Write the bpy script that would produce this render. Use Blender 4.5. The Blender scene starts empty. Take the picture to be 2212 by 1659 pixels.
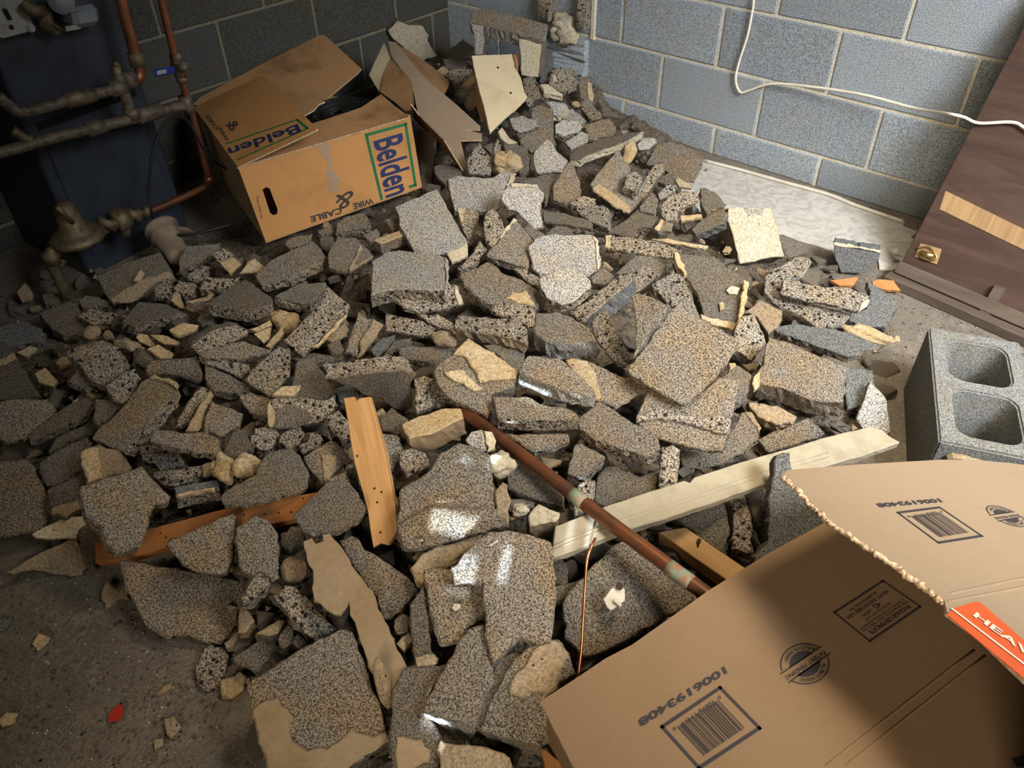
import bpy, bmesh, math, random
import numpy as np
from mathutils import Vector, Matrix

# ------------------------------------------------------------------ camera
random.seed(7); rng = np.random.default_rng(11)
SC = bpy.context.scene; COL = SC.collection
FPX = 1707.05
RM = np.array([[0.7493, 0.6620, -0.0189], [0.4224, -0.4998, -0.7562], [-0.5100, 0.5586, -0.6541]])
_u, _s, _v = np.linalg.svd(RM); RM = _u @ _v            # rows: right, down, forward
CAM = np.array([1.755, -2.5845, 1.30])
RIGHT, DOWN, FWD = RM
cam = bpy.data.cameras.new('camera'); camo = bpy.data.objects.new('camera', cam); COL.objects.link(camo)
cam.sensor_width = 36; cam.lens = 36 * FPX / 2212; cam.clip_start = .02; cam.clip_end = 50
m = Matrix.Identity(4)
for i in range(3):
    m[i][0] = RIGHT[i]; m[i][1] = -DOWN[i]; m[i][2] = -FWD[i]; m[i][3] = CAM[i]
camo.matrix_world = m; SC.camera = camo

# ------------------------------------------------------------------ light
SC.view_settings.view_transform = 'Standard'; SC.view_settings.look = 'None'
SC.view_settings.gamma = 1; SC.view_settings.use_curve_mapping = False
SC.view_settings.exposure = 0.0
W = bpy.data.worlds.new('world'); SC.world = W; W.use_nodes = True
W.node_tree.nodes['Background'].inputs[0].default_value = (.75, .85, 1, 1)
W.node_tree.nodes['Background'].inputs[1].default_value = .05

def aim(o, d):
    o.rotation_euler = Vector(d).to_track_quat('-Z', 'Y').to_euler()
def area(name, loc, target, sx, sy, power, col):
    l = bpy.data.lights.new(name, 'AREA'); l.shape = 'RECTANGLE'; l.size = sx; l.size_y = sy
    l.energy = power; l.color = col
    o = bpy.data.objects.new(name, l); COL.objects.link(o); o.location = loc
    aim(o, Vector(target) - Vector(loc)); return o
# soft area lights added inside the room
k1 = area('soft_key_light', (2.9, -1.55, 2.10), (1.2, -.5, .1), 1.1, .9, 40, (.945, .965, 1.0)); k1.data.spread = math.radians(80)  # key light placed in mid-room, not at the window opening
k2 = area('rear_fill_light', (2.7, -4.2, 1.9), (1.2, -1.1, .1), .9, 1.2, 8, (1.0, .84, .64)); k2.data.spread = math.radians(60)  # warm fill added behind the camera, no doorway is built
k3 = area('overhead_fill_light', (1.55, -1.35, 2.2), (1.35, -1.3, 0), .4, .4, 9, (1.0, .80, .54)); k3.data.spread = math.radians(88)  # warm fill added from above for the tan tone, no fixture
sun = bpy.data.lights.new('sun', 'SUN'); sun.energy = 24; sun.angle = .004; sun.color = (.68, .82, 1.0)
suno = bpy.data.objects.new('sun', sun); COL.objects.link(suno)
SC.cycles.max_bounces = 4; SC.cycles.adaptive_threshold = .03; SC.cycles.diffuse_bounces = 2; SC.cycles.glossy_bounces = 2; SC.cycles.transmission_bounces = 2
SUN_AZ = np.array([-.50, .866]); SUN_EL = math.radians(17)
SUND = np.array([SUN_AZ[0] * math.cos(SUN_EL), SUN_AZ[1] * math.cos(SUN_EL), -math.sin(SUN_EL)])
aim(suno, SUND)

# ------------------------------------------------------------------ rays and the heap's surface
def ray(u, v):
    return RM.T @ np.array([(u - 1106) / FPX, (v - 829.5) / FPX, 1.])
def atz(u, v, z):
    d = ray(u, v); return CAM + d * (z - CAM[2]) / d[2]
def aty(u, v, y):
    d = ray(u, v); return CAM + d * (y - CAM[1]) / d[1]
def onplane(u, v, P, n):
    d = ray(u, v); return CAM + d * ((np.asarray(P) - CAM) @ n) / (d @ n)
def topx(X):
    c = RM @ (np.asarray(X) - CAM); return 1106 + FPX * c[0] / c[2], 829.5 + FPX * c[1] / c[2]

HC = """100,1400,0 250,1250,0 430,1480,0 560,1650,.02 60,1000,.05 0,800,.08 0,650,.03 300,1000,.10 300,800,.13 250,600,.07
150,650,.03 500,900,.16 500,700,.17 420,550,.11 650,1000,.17 600,1200,.12 700,1300,.10 700,1500,.09 950,1100,.19 1000,1300,.16
1000,1550,.14 800,750,.19 900,600,.21 900,480,.21 700,450,.16 1100,450,.22 1100,350,.20 1200,600,.21 1150,800,.21 1200,950,.19
1400,750,.20 1450,900,.17 1400,1100,.11 1300,1300,.11 1500,1250,.06 1650,800,.13 1550,600,.13 1400,450,.13 1600,480,.07
1750,650,.08 1800,850,.08 1900,700,.04 1900,900,.03 1700,1000,.06 1950,750,0 1980,600,0 1700,450,0 1520,350,.03 1400,300,.08
1300,220,.11 1280,150,.19 1150,200,.19 1100,150,.21 1000,100,.18 900,80,.18 850,150,.16 700,300,.13 500,350,.08 400,450,.05
200,450,0 100,300,0 2050,1100,0 1850,1150,.03 1500,1500,.05 1900,1500,0 2100,800,0 250,1400,0 100,1550,0 330,1380,0 1850,500,0 640,120,.02 400,250,0"""
_hp = []
for s in HC.split():
    u, v, h = map(float, s.split(',')); p = atz(u, v, h); _hp.append((p[0], p[1], h))
for x in (-.9, -.3, .4, 1.2, 2., 2.8):
    _hp.append((x, -3.1, 0)); _hp.append((x + .1, -3.6, 0))
for y in (-2.6, -2.2, -1.8, -1.4, -1., -.6): _hp.append((2.3, y, 0)); _hp.append((-.9, y, 0))
_hp = np.array(_hp)
def H(x, y):
    d2 = (_hp[:, 0] - x) ** 2 + (_hp[:, 1] - y) ** 2 + 1e-4
    w = d2 ** -2.0; return float((w * _hp[:, 2]).sum() / w.sum())
def heap(u, v):
    z = .12
    for _ in range(12):
        p = atz(u, v, z); z = z * .5 + .5 * H(p[0], p[1])
    return atz(u, v, z)

# ------------------------------------------------------------------ materials
def mat(name):
    if name in bpy.data.materials: return bpy.data.materials[name], None
    m = bpy.data.materials.new(name); m.use_nodes = True
    return m, m.node_tree
class NT:
    def __init__(s, name, rough=.9, metal=0.):
        s.m = bpy.data.materials.new(name); s.m.use_nodes = True; s.t = s.m.node_tree
        s.b = s.t.nodes['Principled BSDF']; s.b.inputs['Roughness'].default_value = rough
        s.b.inputs['Metallic'].default_value = metal; s.b.inputs['Specular IOR Level'].default_value = .25
        s.tc = s.t.nodes.new('ShaderNodeTexCoord')
    def n(s, typ, **kw):
        nd = s.t.nodes.new('ShaderNode' + typ)
        for k, v in kw.items():
            if hasattr(nd, k) and k not in ('scale',): setattr(nd, k, v)
            else:
                nm = {'scale': 'Scale', 'detail': 'Detail', 'rough': 'Roughness', 'rand': 'Randomness', 'dist': 'Distortion'}.get(k, k)
                nd.inputs[nm].default_value = v
        return nd
    def l(s, a, b): s.t.links.new(a, b)
    def noise(s, scale, detail=3, rough=.6, vec=None, dist=0.):
        n = s.n('TexNoise', scale=scale, detail=detail, rough=rough, dist=dist); s.l(vec or s.tc.outputs['Object'], n.inputs['Vector']); return n.outputs[0]
    def voro(s, scale, vec=None, feature='F1'):
        n = s.n('TexVoronoi', scale=scale); n.feature = feature; s.l(vec or s.tc.outputs['Object'], n.inputs['Vector']); return n.outputs['Distance']
    def ramp(s, fac, *stops):
        n = s.n('ValToRGB'); e = n.color_ramp.elements
        while len(e) < len(stops): e.new(.5)
        for el, (p, c) in zip(e, stops):
            el.position = p; el.color = (c, c, c, 1) if isinstance(c, (int, float)) else (*c, 1)
        s.l(fac, n.inputs[0]); return n.outputs[0]
    def mix(s, fac, a, b, mode='MIX'):
        n = s.n('Mix'); n.data_type = 'RGBA'; n.blend_type = mode
        for inp, v in ((n.inputs[0], fac), (n.inputs[6], a), (n.inputs[7], b)):
            if isinstance(v, (int, float)): inp.default_value = v
            elif isinstance(v, tuple): inp.default_value = (*v, 1)
            else: s.l(v, inp)
        return n.outputs[2]
    def math(s, op, a, b=0.):
        n = s.n('Math'); n.operation = op
        for inp, v in ((n.inputs[0], a), (n.inputs[1], b)):
            if isinstance(v, (int, float)): inp.default_value = v
            else: s.l(v, inp)
        return n.outputs[0]
    def bump(s, h, strength=.5, dist=.003):
        n = s.n('Bump'); n.inputs['Strength'].default_value = strength; n.inputs['Distance'].default_value = dist
        s.l(h, n.inputs['Height']); s.l(n.outputs[0], s.b.inputs['Normal'])
    def col(s, c):
        if isinstance(c, tuple): s.b.inputs['Base Color'].default_value = (*c, 1)
        else: s.l(c, s.b.inputs['Base Color'])
    def vec(s, sx, sy, sz, rot=(0, 0, 0)):
        n = s.n('Mapping'); n.inputs['Scale'].default_value = (sx, sy, sz); n.inputs['Rotation'].default_value = rot
        s.l(s.tc.outputs['Object'], n.inputs['Vector']); return n.outputs[0]

def concrete(name, dark, light, tan, tanamt, pit_scale, pit_lo, pit_hi, grain=260, relief=.7, contrast=(.36, .66)):
    t = NT(name, .93)
    oi = t.n('ObjectInfo')
    # each piece takes its pattern from another part of the noise
    off = t.n('VectorMath'); off.operation = 'MULTIPLY_ADD'
    cmb = t.n('CombineXYZ')
    for k in range(3): t.l(oi.outputs['Random'], cmb.inputs[k])
    t.l(cmb.outputs[0], off.inputs[0]); off.inputs[1].default_value = (13, 7, 5); t.l(t.tc.outputs['Object'], off.inputs[2])
    v = off.outputs[0]
    g = t.noise(grain * 1.4, 2, .8, v)
    gr = t.ramp(g, (contrast[0], dark), (contrast[1], light))
    st = t.ramp(t.noise(11, 2, .6, v), (.42, 0.), (.62, tanamt))
    c = t.mix(st, gr, t.mix(1., gr, tan, 'MULTIPLY'))
    w = t.noise(70, 1, .5, v)
    pv = t.voro(pit_scale, v)
    pm = t.math('ADD', pv, t.math('MULTIPLY', t.math('SUBTRACT', w, .5), .55))
    pit = t.ramp(pm, (pit_lo, 0.), (pit_hi, 1.))
    c = t.mix(pit, (dark[0] * .28, dark[1] * .27, dark[2] * .26), c)
    hue = t.math('MULTIPLY_ADD', oi.outputs['Random'], .34); t.t.nodes[-1].inputs[2].default_value = .84
    sc = t.n('VectorMath'); sc.operation = 'SCALE'; t.l(c, sc.inputs[0]); t.l(hue, sc.inputs['Scale'])
    t.col(sc.outputs[0])
    t.bump(g, relief, .0022)
    return t.m
M = {}
CT = (.41, .60)
M['g'] = concrete('concrete_face', (.048, .042, .035), (.305, .272, .222), (1.12, .93, .68), .8, 105, .02, .13, 250, .8, CT)
M['p'] = concrete('pale_concrete_face', (.085, .083, .076), (.52, .50, .455), (1.05, .95, .78), .6, 105, .02, .12, 250, .8, CT)
M['b'] = concrete('broken_concrete', (.046, .040, .033), (.375, .335, .275), (1.1, .95, .72), .6, 74, .19, .31, 190, 1.0, CT)
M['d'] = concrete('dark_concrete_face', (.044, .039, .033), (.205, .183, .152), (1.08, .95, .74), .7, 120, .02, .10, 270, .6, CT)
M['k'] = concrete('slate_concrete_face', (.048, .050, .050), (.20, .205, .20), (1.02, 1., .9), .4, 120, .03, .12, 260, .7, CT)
M['m'] = concrete('tan_mortar', (.23, .18, .108), (.49, .40, .252), (1.0, .85, .65), .7, 60, .0, .05, 120, .5, (.3, .62))
M['w'] = concrete('pale_mortar', (.30, .27, .195), (.54, .49, .375), (1.0, .92, .76), .6, 60, .0, .05, 110, .6, (.3, .6))
M['n'] = concrete('brown_mortar', (.15, .115, .073), (.36, .285, .19), (1.0, .9, .75), .6, 70, .0, .08, 140, .6, (.3, .64))
M['s'] = concrete('smooth_brown_plaster', (.25, .185, .115), (.345, .26, .165), (.9, .82, .72), .8, 40, -.1, -.05, 60, .15, (.2, .8))
M['bw'] = concrete('wall_block_face', (.13, .155, .18), (.46, .51, .55), (1.08, .96, .74), .35, 120, -.03, .05, 230, .8, (.38, .63))
M['bj'] = concrete('wall_joint_mortar', (.36, .345, .28), (.66, .63, .53), (1.0, .9, .7), .6, 90, -.05, .03, 130, .5, (.3, .66))

def simple(name, colr, rough=.6, metal=0., var=None, bump=None, spec=.3):
    t = NT(name, rough, metal); t.b.inputs['Specular IOR Level'].default_value = spec
    if var:
        sc_, c2, lo, hi = var
        t.col(t.mix(t.ramp(t.noise(sc_, 4, .65), (lo, 0.), (hi, 1.)), colr, c2))
    else: t.col(colr)
    if bump: t.bump(t.noise(bump[0], 3, .6), bump[1], bump[2])
    return t.m
def wood(name, c1, c2, axis, scale=60., rough=.7):
    t = NT(name, rough)
    a = np.asarray(axis, float); a = a / np.linalg.norm(a)
    q = Vector(a).rotation_difference(Vector((0, 0, 1))).to_euler()
    mp = t.n('Mapping'); mp.inputs['Rotation'].default_value = q; t.l(t.tc.outputs['Object'], mp.inputs['Vector'])
    m2 = t.n('Mapping'); m2.inputs['Scale'].default_value = (1, 1, .06); t.l(mp.outputs[0], m2.inputs['Vector'])
    f = t.noise(scale, 4, .65, m2.outputs[0], .6)
    c = t.mix(t.ramp(f, (.36, 0.), (.66, 1.)), c1, c2)
    blot = t.ramp(t.noise(7, 3), (.4, .0), (.75, .45)); c = t.mix(blot, c, tuple(x * .62 for x in c1))
    t.col(c); t.bump(f, .25, .001); return t.m
def cardboard(name, c, stain, amt, fl=None):
    t = NT(name, .85)
    n1 = t.ramp(t.noise(5, 5, .7), (.5, 0.), (.72, amt))
    c0 = t.mix(n1, c, stain)
    c0 = t.mix(t.ramp(t.noise(90, 3, .7), (.35, 0.), (.7, .18)), c0, tuple(x * .75 for x in c))
    t.col(c0); t.bump(t.noise(45, 3, .55), .35, .0025); return t.m
M['card'] = cardboard('cable_carton_board', (.46, .235, .085), (.22, .10, .035), .5)
M['card_in'] = cardboard('carton_board_inside', (.40, .235, .11), (.20, .11, .05), .6)
M['card_old'] = cardboard('stained_carton_board', (.36, .20, .09), (.10, .05, .02), .9)
M['card_gray'] = cardboard('dusty_carton_board', (.33, .245, .165), (.22, .15, .09), .5)
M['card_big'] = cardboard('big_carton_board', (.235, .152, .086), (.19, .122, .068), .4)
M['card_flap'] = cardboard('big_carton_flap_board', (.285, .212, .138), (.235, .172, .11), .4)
M['card_torn'] = simple('torn_corrugated_paper', (.62, .47, .31), .9, 0, (120, (.35, .24, .14), .4, .65), (90, .8, .004))
M['ink'] = simple('black_ink', (.035, .032, .035), .7)
M['ink_blue'] = simple('blue_ink', (.018, .026, .085), .7)
M['ink_green'] = simple('green_ink', (.012, .13, .045), .7)
M['ink_pale'] = simple('pale_print', (.58, .50, .40), .8)
M['tape'] = simple('orange_tape', (.52, .085, .02), .45)
M['copper'] = simple('aged_copper', (.30, .115, .055), .42, .75, (18, (.16, .085, .05), .42, .7), (40, .2, .001), .5)
M['copper_new'] = simple('bright_copper', (.62, .22, .09), .3, .9)
M['verdigris'] = simple('verdigris_patina', (.22, .30, .22), .8, 0, (60, (.30, .16, .09), .45, .6))
M['solder'] = simple('dull_solder', (.19, .16, .12), .6, .5, (60, (.09, .07, .05), .4, .65), (80, .4, .002))
M['brass'] = simple('brass', (.55, .43, .18), .3, .9)
M['brass_old'] = simple('tarnished_brass', (.22, .17, .10), .6, .6, (50, (.10, .08, .05), .4, .65))
M['black'] = simple('black_rubber', (.012, .012, .012), .5)
M['steel'] = simple('painted_blue_steel', (.036, .046, .062), .45, 0., (9, (.02, .022, .026), .4, .75), None, .4)
M['dark'] = simple('dark_void', (.01, .01, .01), .9)
M['plate'] = simple('dull_white_plate', (.36, .36, .33), .5, 0, (30, (.22, .21, .18), .45, .7))
M['glass'] = simple('grey_meter_plastic', (.20, .22, .24), .2)
M['blue'] = simple('blue_vinyl', (.012, .035, .22), .45)
M['white'] = simple('white_paint', (.62, .58, .48), .6, 0, (25, (.50, .45, .35), .45, .7), (60, .2, .001))
M['trim'] = simple('dirty_white_paint', (.36, .32, .23), .55, 0, (14, (.26, .225, .155), .45, .7), (70, .2, .001))
M['cord'] = simple('ivory_cord', (.80, .74, .60), .5)
M['red'] = simple('red_plastic', (.42, .035, .022), .4)
M['iron'] = simple('rusty_iron', (.05, .03, .02), .7, .3)
M['clay'] = simple('fired_clay', (.25, .195, .14), .8, 0, (20, (.14, .105, .07), .4, .7))
M['board'] = simple('tan_hardboard', (.60, .50, .32), .8, 0, (9, (.46, .37, .22), .45, .7), (60, .2, .002))

# ------------------------------------------------------------------ mesh helpers
def wloc(o):
    return np.array(o.location) + (wloc(o.parent) if o.parent else 0)
def link(name, verts, faces, mats, mi=None, parent=None, loc=None, smooth=False):
    verts = np.asarray(verts, float)
    if loc is None: loc = wloc(parent) if parent is not None else verts.mean(0)
    me = bpy.data.meshes.new(name)
    me.from_pydata((verts - np.asarray(loc)).tolist(), [], [list(map(int, f)) for f in faces]); 
    for mm in (mats if isinstance(mats, (list, tuple)) else [mats]): me.materials.append(M[mm] if isinstance(mm, str) else mm)
    if mi is not None: me.polygons.foreach_set('material_index', list(map(int, mi)))
    if smooth: me.polygons.foreach_set('use_smooth', [True] * len(me.polygons))
    me.update()
    o = bpy.data.objects.new(name, me); COL.objects.link(o)
    if parent is None: o.location = loc
    else:
        o.parent = parent; o.location = np.asarray(loc) - wloc(parent)
    return o
def tag(o, label, cat, group=None, kind=None):
    if label: o['label'] = label
    if cat: o['category'] = cat
    if group: o['group'] = group
    if kind: o['kind'] = kind
    return o
def empty(name, loc):
    o = bpy.data.objects.new(name, None); COL.objects.link(o); o.location = loc; o.empty_display_size = .05; return o
class MB:
    def __init__(s): s.v = []; s.f = []; s.m = []
    def add(s, v, f, mi=0):
        k = len(s.v); s.v += [list(map(float, p)) for p in v]; s.f += [[i + k for i in q] for q in f]
        s.m += ([mi] * len(f) if isinstance(mi, int) else list(mi)); return s
    def build(s, name, mats, parent=None, loc=None, smooth=False):
        return link(name, s.v, s.f, mats, s.m, parent, loc, smooth)
def box_vf(P, ax, ay, az):
    P = np.asarray(P, float); ax, ay, az = map(lambda q: np.asarray(q, float), (ax, ay, az))
    v = [P, P + ax, P + ax + ay, P + ay, P + az, P + ax + az, P + ax + ay + az, P + ay + az]
    f = [(0, 3, 2, 1), (4, 5, 6, 7), (0, 1, 5, 4), (1, 2, 6, 5), (2, 3, 7, 6), (3, 0, 4, 7)]
    if np.dot(np.cross(ax, ay), az) < 0: f = [q[::-1] for q in f]
    return v, f
def bbox_vf(P, ax, ay, az, bev=.004):
    """box with bevelled edges"""
    P = np.asarray(P, float); A = [np.asarray(q, float) for q in (ax, ay, az)]
    L = [np.linalg.norm(q) for q in A]; U = [q / l for q, l in zip(A, L)]
    bev = min(bev, .45 * min(L))
    c = P + sum(A) / 2
    v = []; idx = {}
    for sx in (-1, 1):
        for sy in (-1, 1):
            for sz in (-1, 1):
                for k in range(3):
                    s = [sx, sy, sz]; h = [L[i] / 2 - (0 if i == k else bev) for i in range(3)]
                    idx[(sx, sy, sz, k)] = len(v); v.append(c + sum(U[i] * s[i] * h[i] for i in range(3)))
    f = []
    for k in range(3):
        a, b = [i for i in range(3) if i != k]
        for sk in (-1, 1):
            q = []
            for sa, sb in ((-1, -1), (1, -1), (1, 1), (-1, 1)):
                s = [0, 0, 0]; s[k] = sk; s[a] = sa; s[b] = sb; q.append(idx[(*s, k)])
            f.append(q)
        for sa in (-1, 1):
            for sb in (-1, 1):
                q = []
                s = [0, 0, 0]; s[a] = sa; s[b] = sb
                s[k] = -1; q.append(idx[(*s, a)]); q.append(idx[(*s, b)])
                s[k] = 1; q.append(idx[(*s, b)]); q.append(idx[(*s, a)])
                f.append(q)
    for sx in (-1, 1):
        for sy in (-1, 1):
            for sz in (-1, 1): f.append([idx[(sx, sy, sz, k)] for k in range(3)])
    v = np.array(v); out = []
    for q in f:
        n = np.cross(v[q[1]] - v[q[0]], v[q[2]] - v[q[0]])
        out.append(q if n @ (v[q].mean(0) - c) > 0 else q[::-1])
    return v, out
def spline(P, n=8):
    P = [np.asarray(p, float) for p in P]; out = []
    Q = [2 * P[0] - P[1]] + P + [2 * P[-1] - P[-2]]
    for i in range(1, len(Q) - 2):
        for k in range(n):
            t = k / n; a, b, c, d = Q[i - 1:i + 3]
            out.append(.5 * ((2 * b) + (c - a) * t + (2 * a - 5 * b + 4 * c - d) * t * t + (-a + 3 * b - 3 * c + d) * t ** 3))
    out.append(P[-1]); return out
def tube_vf(P, r, seg=12, caps=True):
    P = np.array(P, float); n = len(P); r = np.full(n, r) if np.isscalar(r) else np.asarray(r, float)
    T = np.gradient(P, axis=0); T /= np.linalg.norm(T, axis=1)[:, None] + 1e-12
    up = np.array([0, 0, 1.]) if abs(T[0][2]) < .9 else np.array([1., 0, 0])
    v = []; f = []
    for i in range(n):
        a = up - T[i] * (up @ T[i]); a /= np.linalg.norm(a); up = a; b = np.cross(T[i], a)
        for k in range(seg):
            th = 2 * math.pi * k / seg; v.append(P[i] + r[i] * (a * math.cos(th) + b * math.sin(th)))
    for i in range(n - 1):
        for k in range(seg):
            k2 = (k + 1) % seg; f.append((i * seg + k, i * seg + k2, (i + 1) * seg + k2, (i + 1) * seg + k))
    if caps: f.append(tuple(range(seg - 1, -1, -1))); f.append(tuple((n - 1) * seg + k for k in range(seg)))
    return v, f
def tube(name, P, r, mt, parent=None, loc=None, seg=12):
    v, f = tube_vf(P, r, seg); return link(name, v, f, mt, None, parent, loc, True)

CR = dict(c1=(0, 0), c2=(400, 50), c3=(780, 0), c4=(1200, 0), c5=(1652, 0), c6=(0, 380), d1=(500, 400), d2=(900, 280), d3=(1300, 280),
          d4=(1652, 380), d5=(900, 600), d6=(1300, 600), e1=(0, 700), e2=(400, 700), e3=(0, 1050), e4=(400, 1050), e5=(800, 900),
          e6=(800, 1239), e7=(1200, 900), e8=(1652, 900), f1=(1300, 1239), f2=(1652, 1239), f3=(400, 1239), f4=(0, 1239))
KS = 3.95
def px(crop, s):
    """survey marks of one close-up -> photograph pixels"""
    if crop == 'px': return np.array([list(map(float, q.split(','))) for q in s.split()])
    o = CR[crop]; return np.array([[o[0] + float(a) / KS, o[1] + float(b) / KS] for a, b in (q.split(',') for q in s.split())])

def poly_area(p): return .5 * np.sum(p[:, 0] * np.roll(p[:, 1], -1) - p[:, 1] * np.roll(p[:, 0], -1))
def fract(p, amp, step):
    """polyline ring resampled with a fractured edge"""
    out = []
    n = len(p)
    for i in range(n):
        a, b = p[i], p[(i + 1) % n]; L = np.linalg.norm(b - a); k = max(1, int(L / step))
        nrm = np.array([b[1] - a[1], a[0] - b[0]]) / (L + 1e-9)
        w = 0.
        for j in range(k):
            t = j / k; env = min(1, 4 * t, 4 * (1 - t) + .3)
            w = .6 * w + rng.normal() * amp * .7
            out.append(a + (b - a) * t + nrm * (w * env if j else rng.normal() * amp * .15))
    return np.array(out)
def inset(p, d):
    n = len(p); e = np.roll(p, -1, 0) - np.roll(p, 1, 0); L = np.linalg.norm(e, axis=1)[:, None] + 1e-9
    nrm = np.c_[-e[:, 1], e[:, 0]] / L
    return p + nrm * d            # ring is counter-clockwise, so this is inward
def frame(n):
    n = n / np.linalg.norm(n); a = RIGHT - n * (RIGHT @ n)
    if np.linalg.norm(a) < .2: a = DOWN - n * (DOWN @ n)
    a /= np.linalg.norm(a); return a, np.cross(n, a), n
def prism_vf(poly3, n, t, rough=.0022, bev=.004, step=.009, relief=.0):
    """a broken slab: poly3 on the plane with normal n, thickness t behind it. face index 0 is the top"""
    poly3 = np.asarray(poly3); o = poly3.mean(0); a, b, n = frame(n)
    p = np.c_[(poly3 - o) @ a, (poly3 - o) @ b]
    if poly_area(p) < 0: p = p[::-1]
    size = math.sqrt(abs(poly_area(p))); bev = min(bev, .06 * size, t * .3); step = max(step, size / 26)
    q = fract(p, rough, step); n_ = len(q)
    rings = [(inset(q, bev), 0.), (q, -bev * .9)]
    kk = 3 if t > .03 else 2 if t > .015 else 1
    for j in range(1, kk):
        rings.append((q + rng.normal(0, rough * 1.2, q.shape), -t * j / kk))
    rings += [(q + rng.normal(0, rough * .6, q.shape), -(t - bev)), (inset(q, bev), -t)]
    v = []; f = []; mi = []
    for r, z in rings:
        for k in range(n_): v.append(o + a * r[k, 0] + b * r[k, 1] + n * (z + (rng.normal(0, rough * .25) if z else 0)))
    f.append(list(range(n_))); mi.append(0)
    R_ = len(rings)
    for i in range(R_ - 1):
        for k in range(n_):
            k2 = (k + 1) % n_; f.append([i * n_ + k, (i + 1) * n_ + k, (i + 1) * n_ + k2, i * n_ + k2]); mi.append(0 if i == 0 else 1)
    f.append([(R_ - 1) * n_ + k for k in range(n_ - 1, -1, -1)]); mi.append(1)
    return v, f, mi
LIFT = .023
FLAT = .36
def place(P, ext, t, layer, flat=0., zabs=None):
    """centre point, normal and thickness of a piece from its outline and the side that shows"""
    c = P.mean(0); X = heap(*c) if zabs is None else atz(c[0], c[1], zabs)
    vd = ray(*c); vd = vd / np.linalg.norm(vd)
    if zabs is None: X = X - vd * (LIFT * layer / max(.4, -vd[2]))
    d = (X - CAM) @ FWD
    if ext is None:
        n = np.array([rng.normal(0, .08), rng.normal(0, .08), .62]) - vd * .55
        n /= np.linalg.norm(n)
    else:
        lat = RIGHT * ext[0] / KS * d / FPX + DOWN * ext[1] / KS * d / FPX
        L = np.linalg.norm(lat); t = max(t, L / .86)
        e = lat + vd * math.sqrt(max(t * t - L * L, 1e-9)); n = -e / np.linalg.norm(e)
        if flat and ext[1] >= 0:                        # slabs settle flatter than the view alone tells
            n = n * (1 - flat) + np.array([0, 0, flat]); n /= np.linalg.norm(n)
            fr_ = np.linalg.norm(n - vd * (n @ vd)); t = min(t, max(L / max(fr_, .05), .016))
    return X, n, t
def chunk(label, crop, poly, ext=None, t=38, layer=1, top='g', side='b', patches=(), extras=(), name='block_chunk', cat='concrete chunk',
          rough=1.7, zabs=None, bev=2.4, group=None, flat=None):
    flat = (FLAT if not extras else .12) if flat is None else flat
    P = px(crop, poly); X, n, t = place(P, ext, t / 1000., layer, flat, zabs)
    pts = [onplane(u, v, X, n) for u, v in P]
    vd = ray(*P.mean(0)); vd = vd / np.linalg.norm(vd)
    for _ in range(6):                                  # nothing sinks into the floor
        zm = min(q[2] for q in pts)
        if zm > .005: break
        X = X - vd * (.007 - zm) / max(.4, -vd[2]); pts = [onplane(u, v, X, n) for u, v in P]
    v, f, mi = prism_vf(pts, n, t, rough / 1000., bev / 1000.)
    mats = [top, side]; mb = MB(); mb.add(v, f, mi)
    for ex in extras:                                   # further limbs of the same broken block: (poly, ext, t, rise mm, top, side)
        P2 = px(crop, ex[0]); t2 = ex[2] / 1000.
        X2, n2, t2 = place(P2, ex[1], t2, layer, zabs=zabs)
        base = onplane(*P2.mean(0), X, n); X2 = base + (CAM - base) / np.linalg.norm(CAM - base) * ex[3] / 1000.
        if ex[1] is None: n2 = n
        v2, f2, m2 = prism_vf([onplane(a, b, X2, n2) for a, b in P2], n2, t2, rough / 1000., bev / 1000.)
        k = len(mats); mats += [ex[4], ex[5]]; mb.add(v2, f2, [k + q for q in m2])
    o = mb.build(name, mats, loc=X); tag(o, label, cat, group)
    for pt in patches:                                  # mortar still bonded to it: (poly, thickness mm, material)
        P2 = px(crop, pt[0]); th = pt[1] / 1000.
        X2 = X + n * th
        v2, f2, m2 = prism_vf([onplane(a, b, X2, n) for a, b in P2], n, th + .004, .0022, .003, .008)
        c = link('mortar', v2, f2, [pt[2]], [0] * len(f2), o)
        c['label'] = 'mortar still bonded to the block'
    return o
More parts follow.
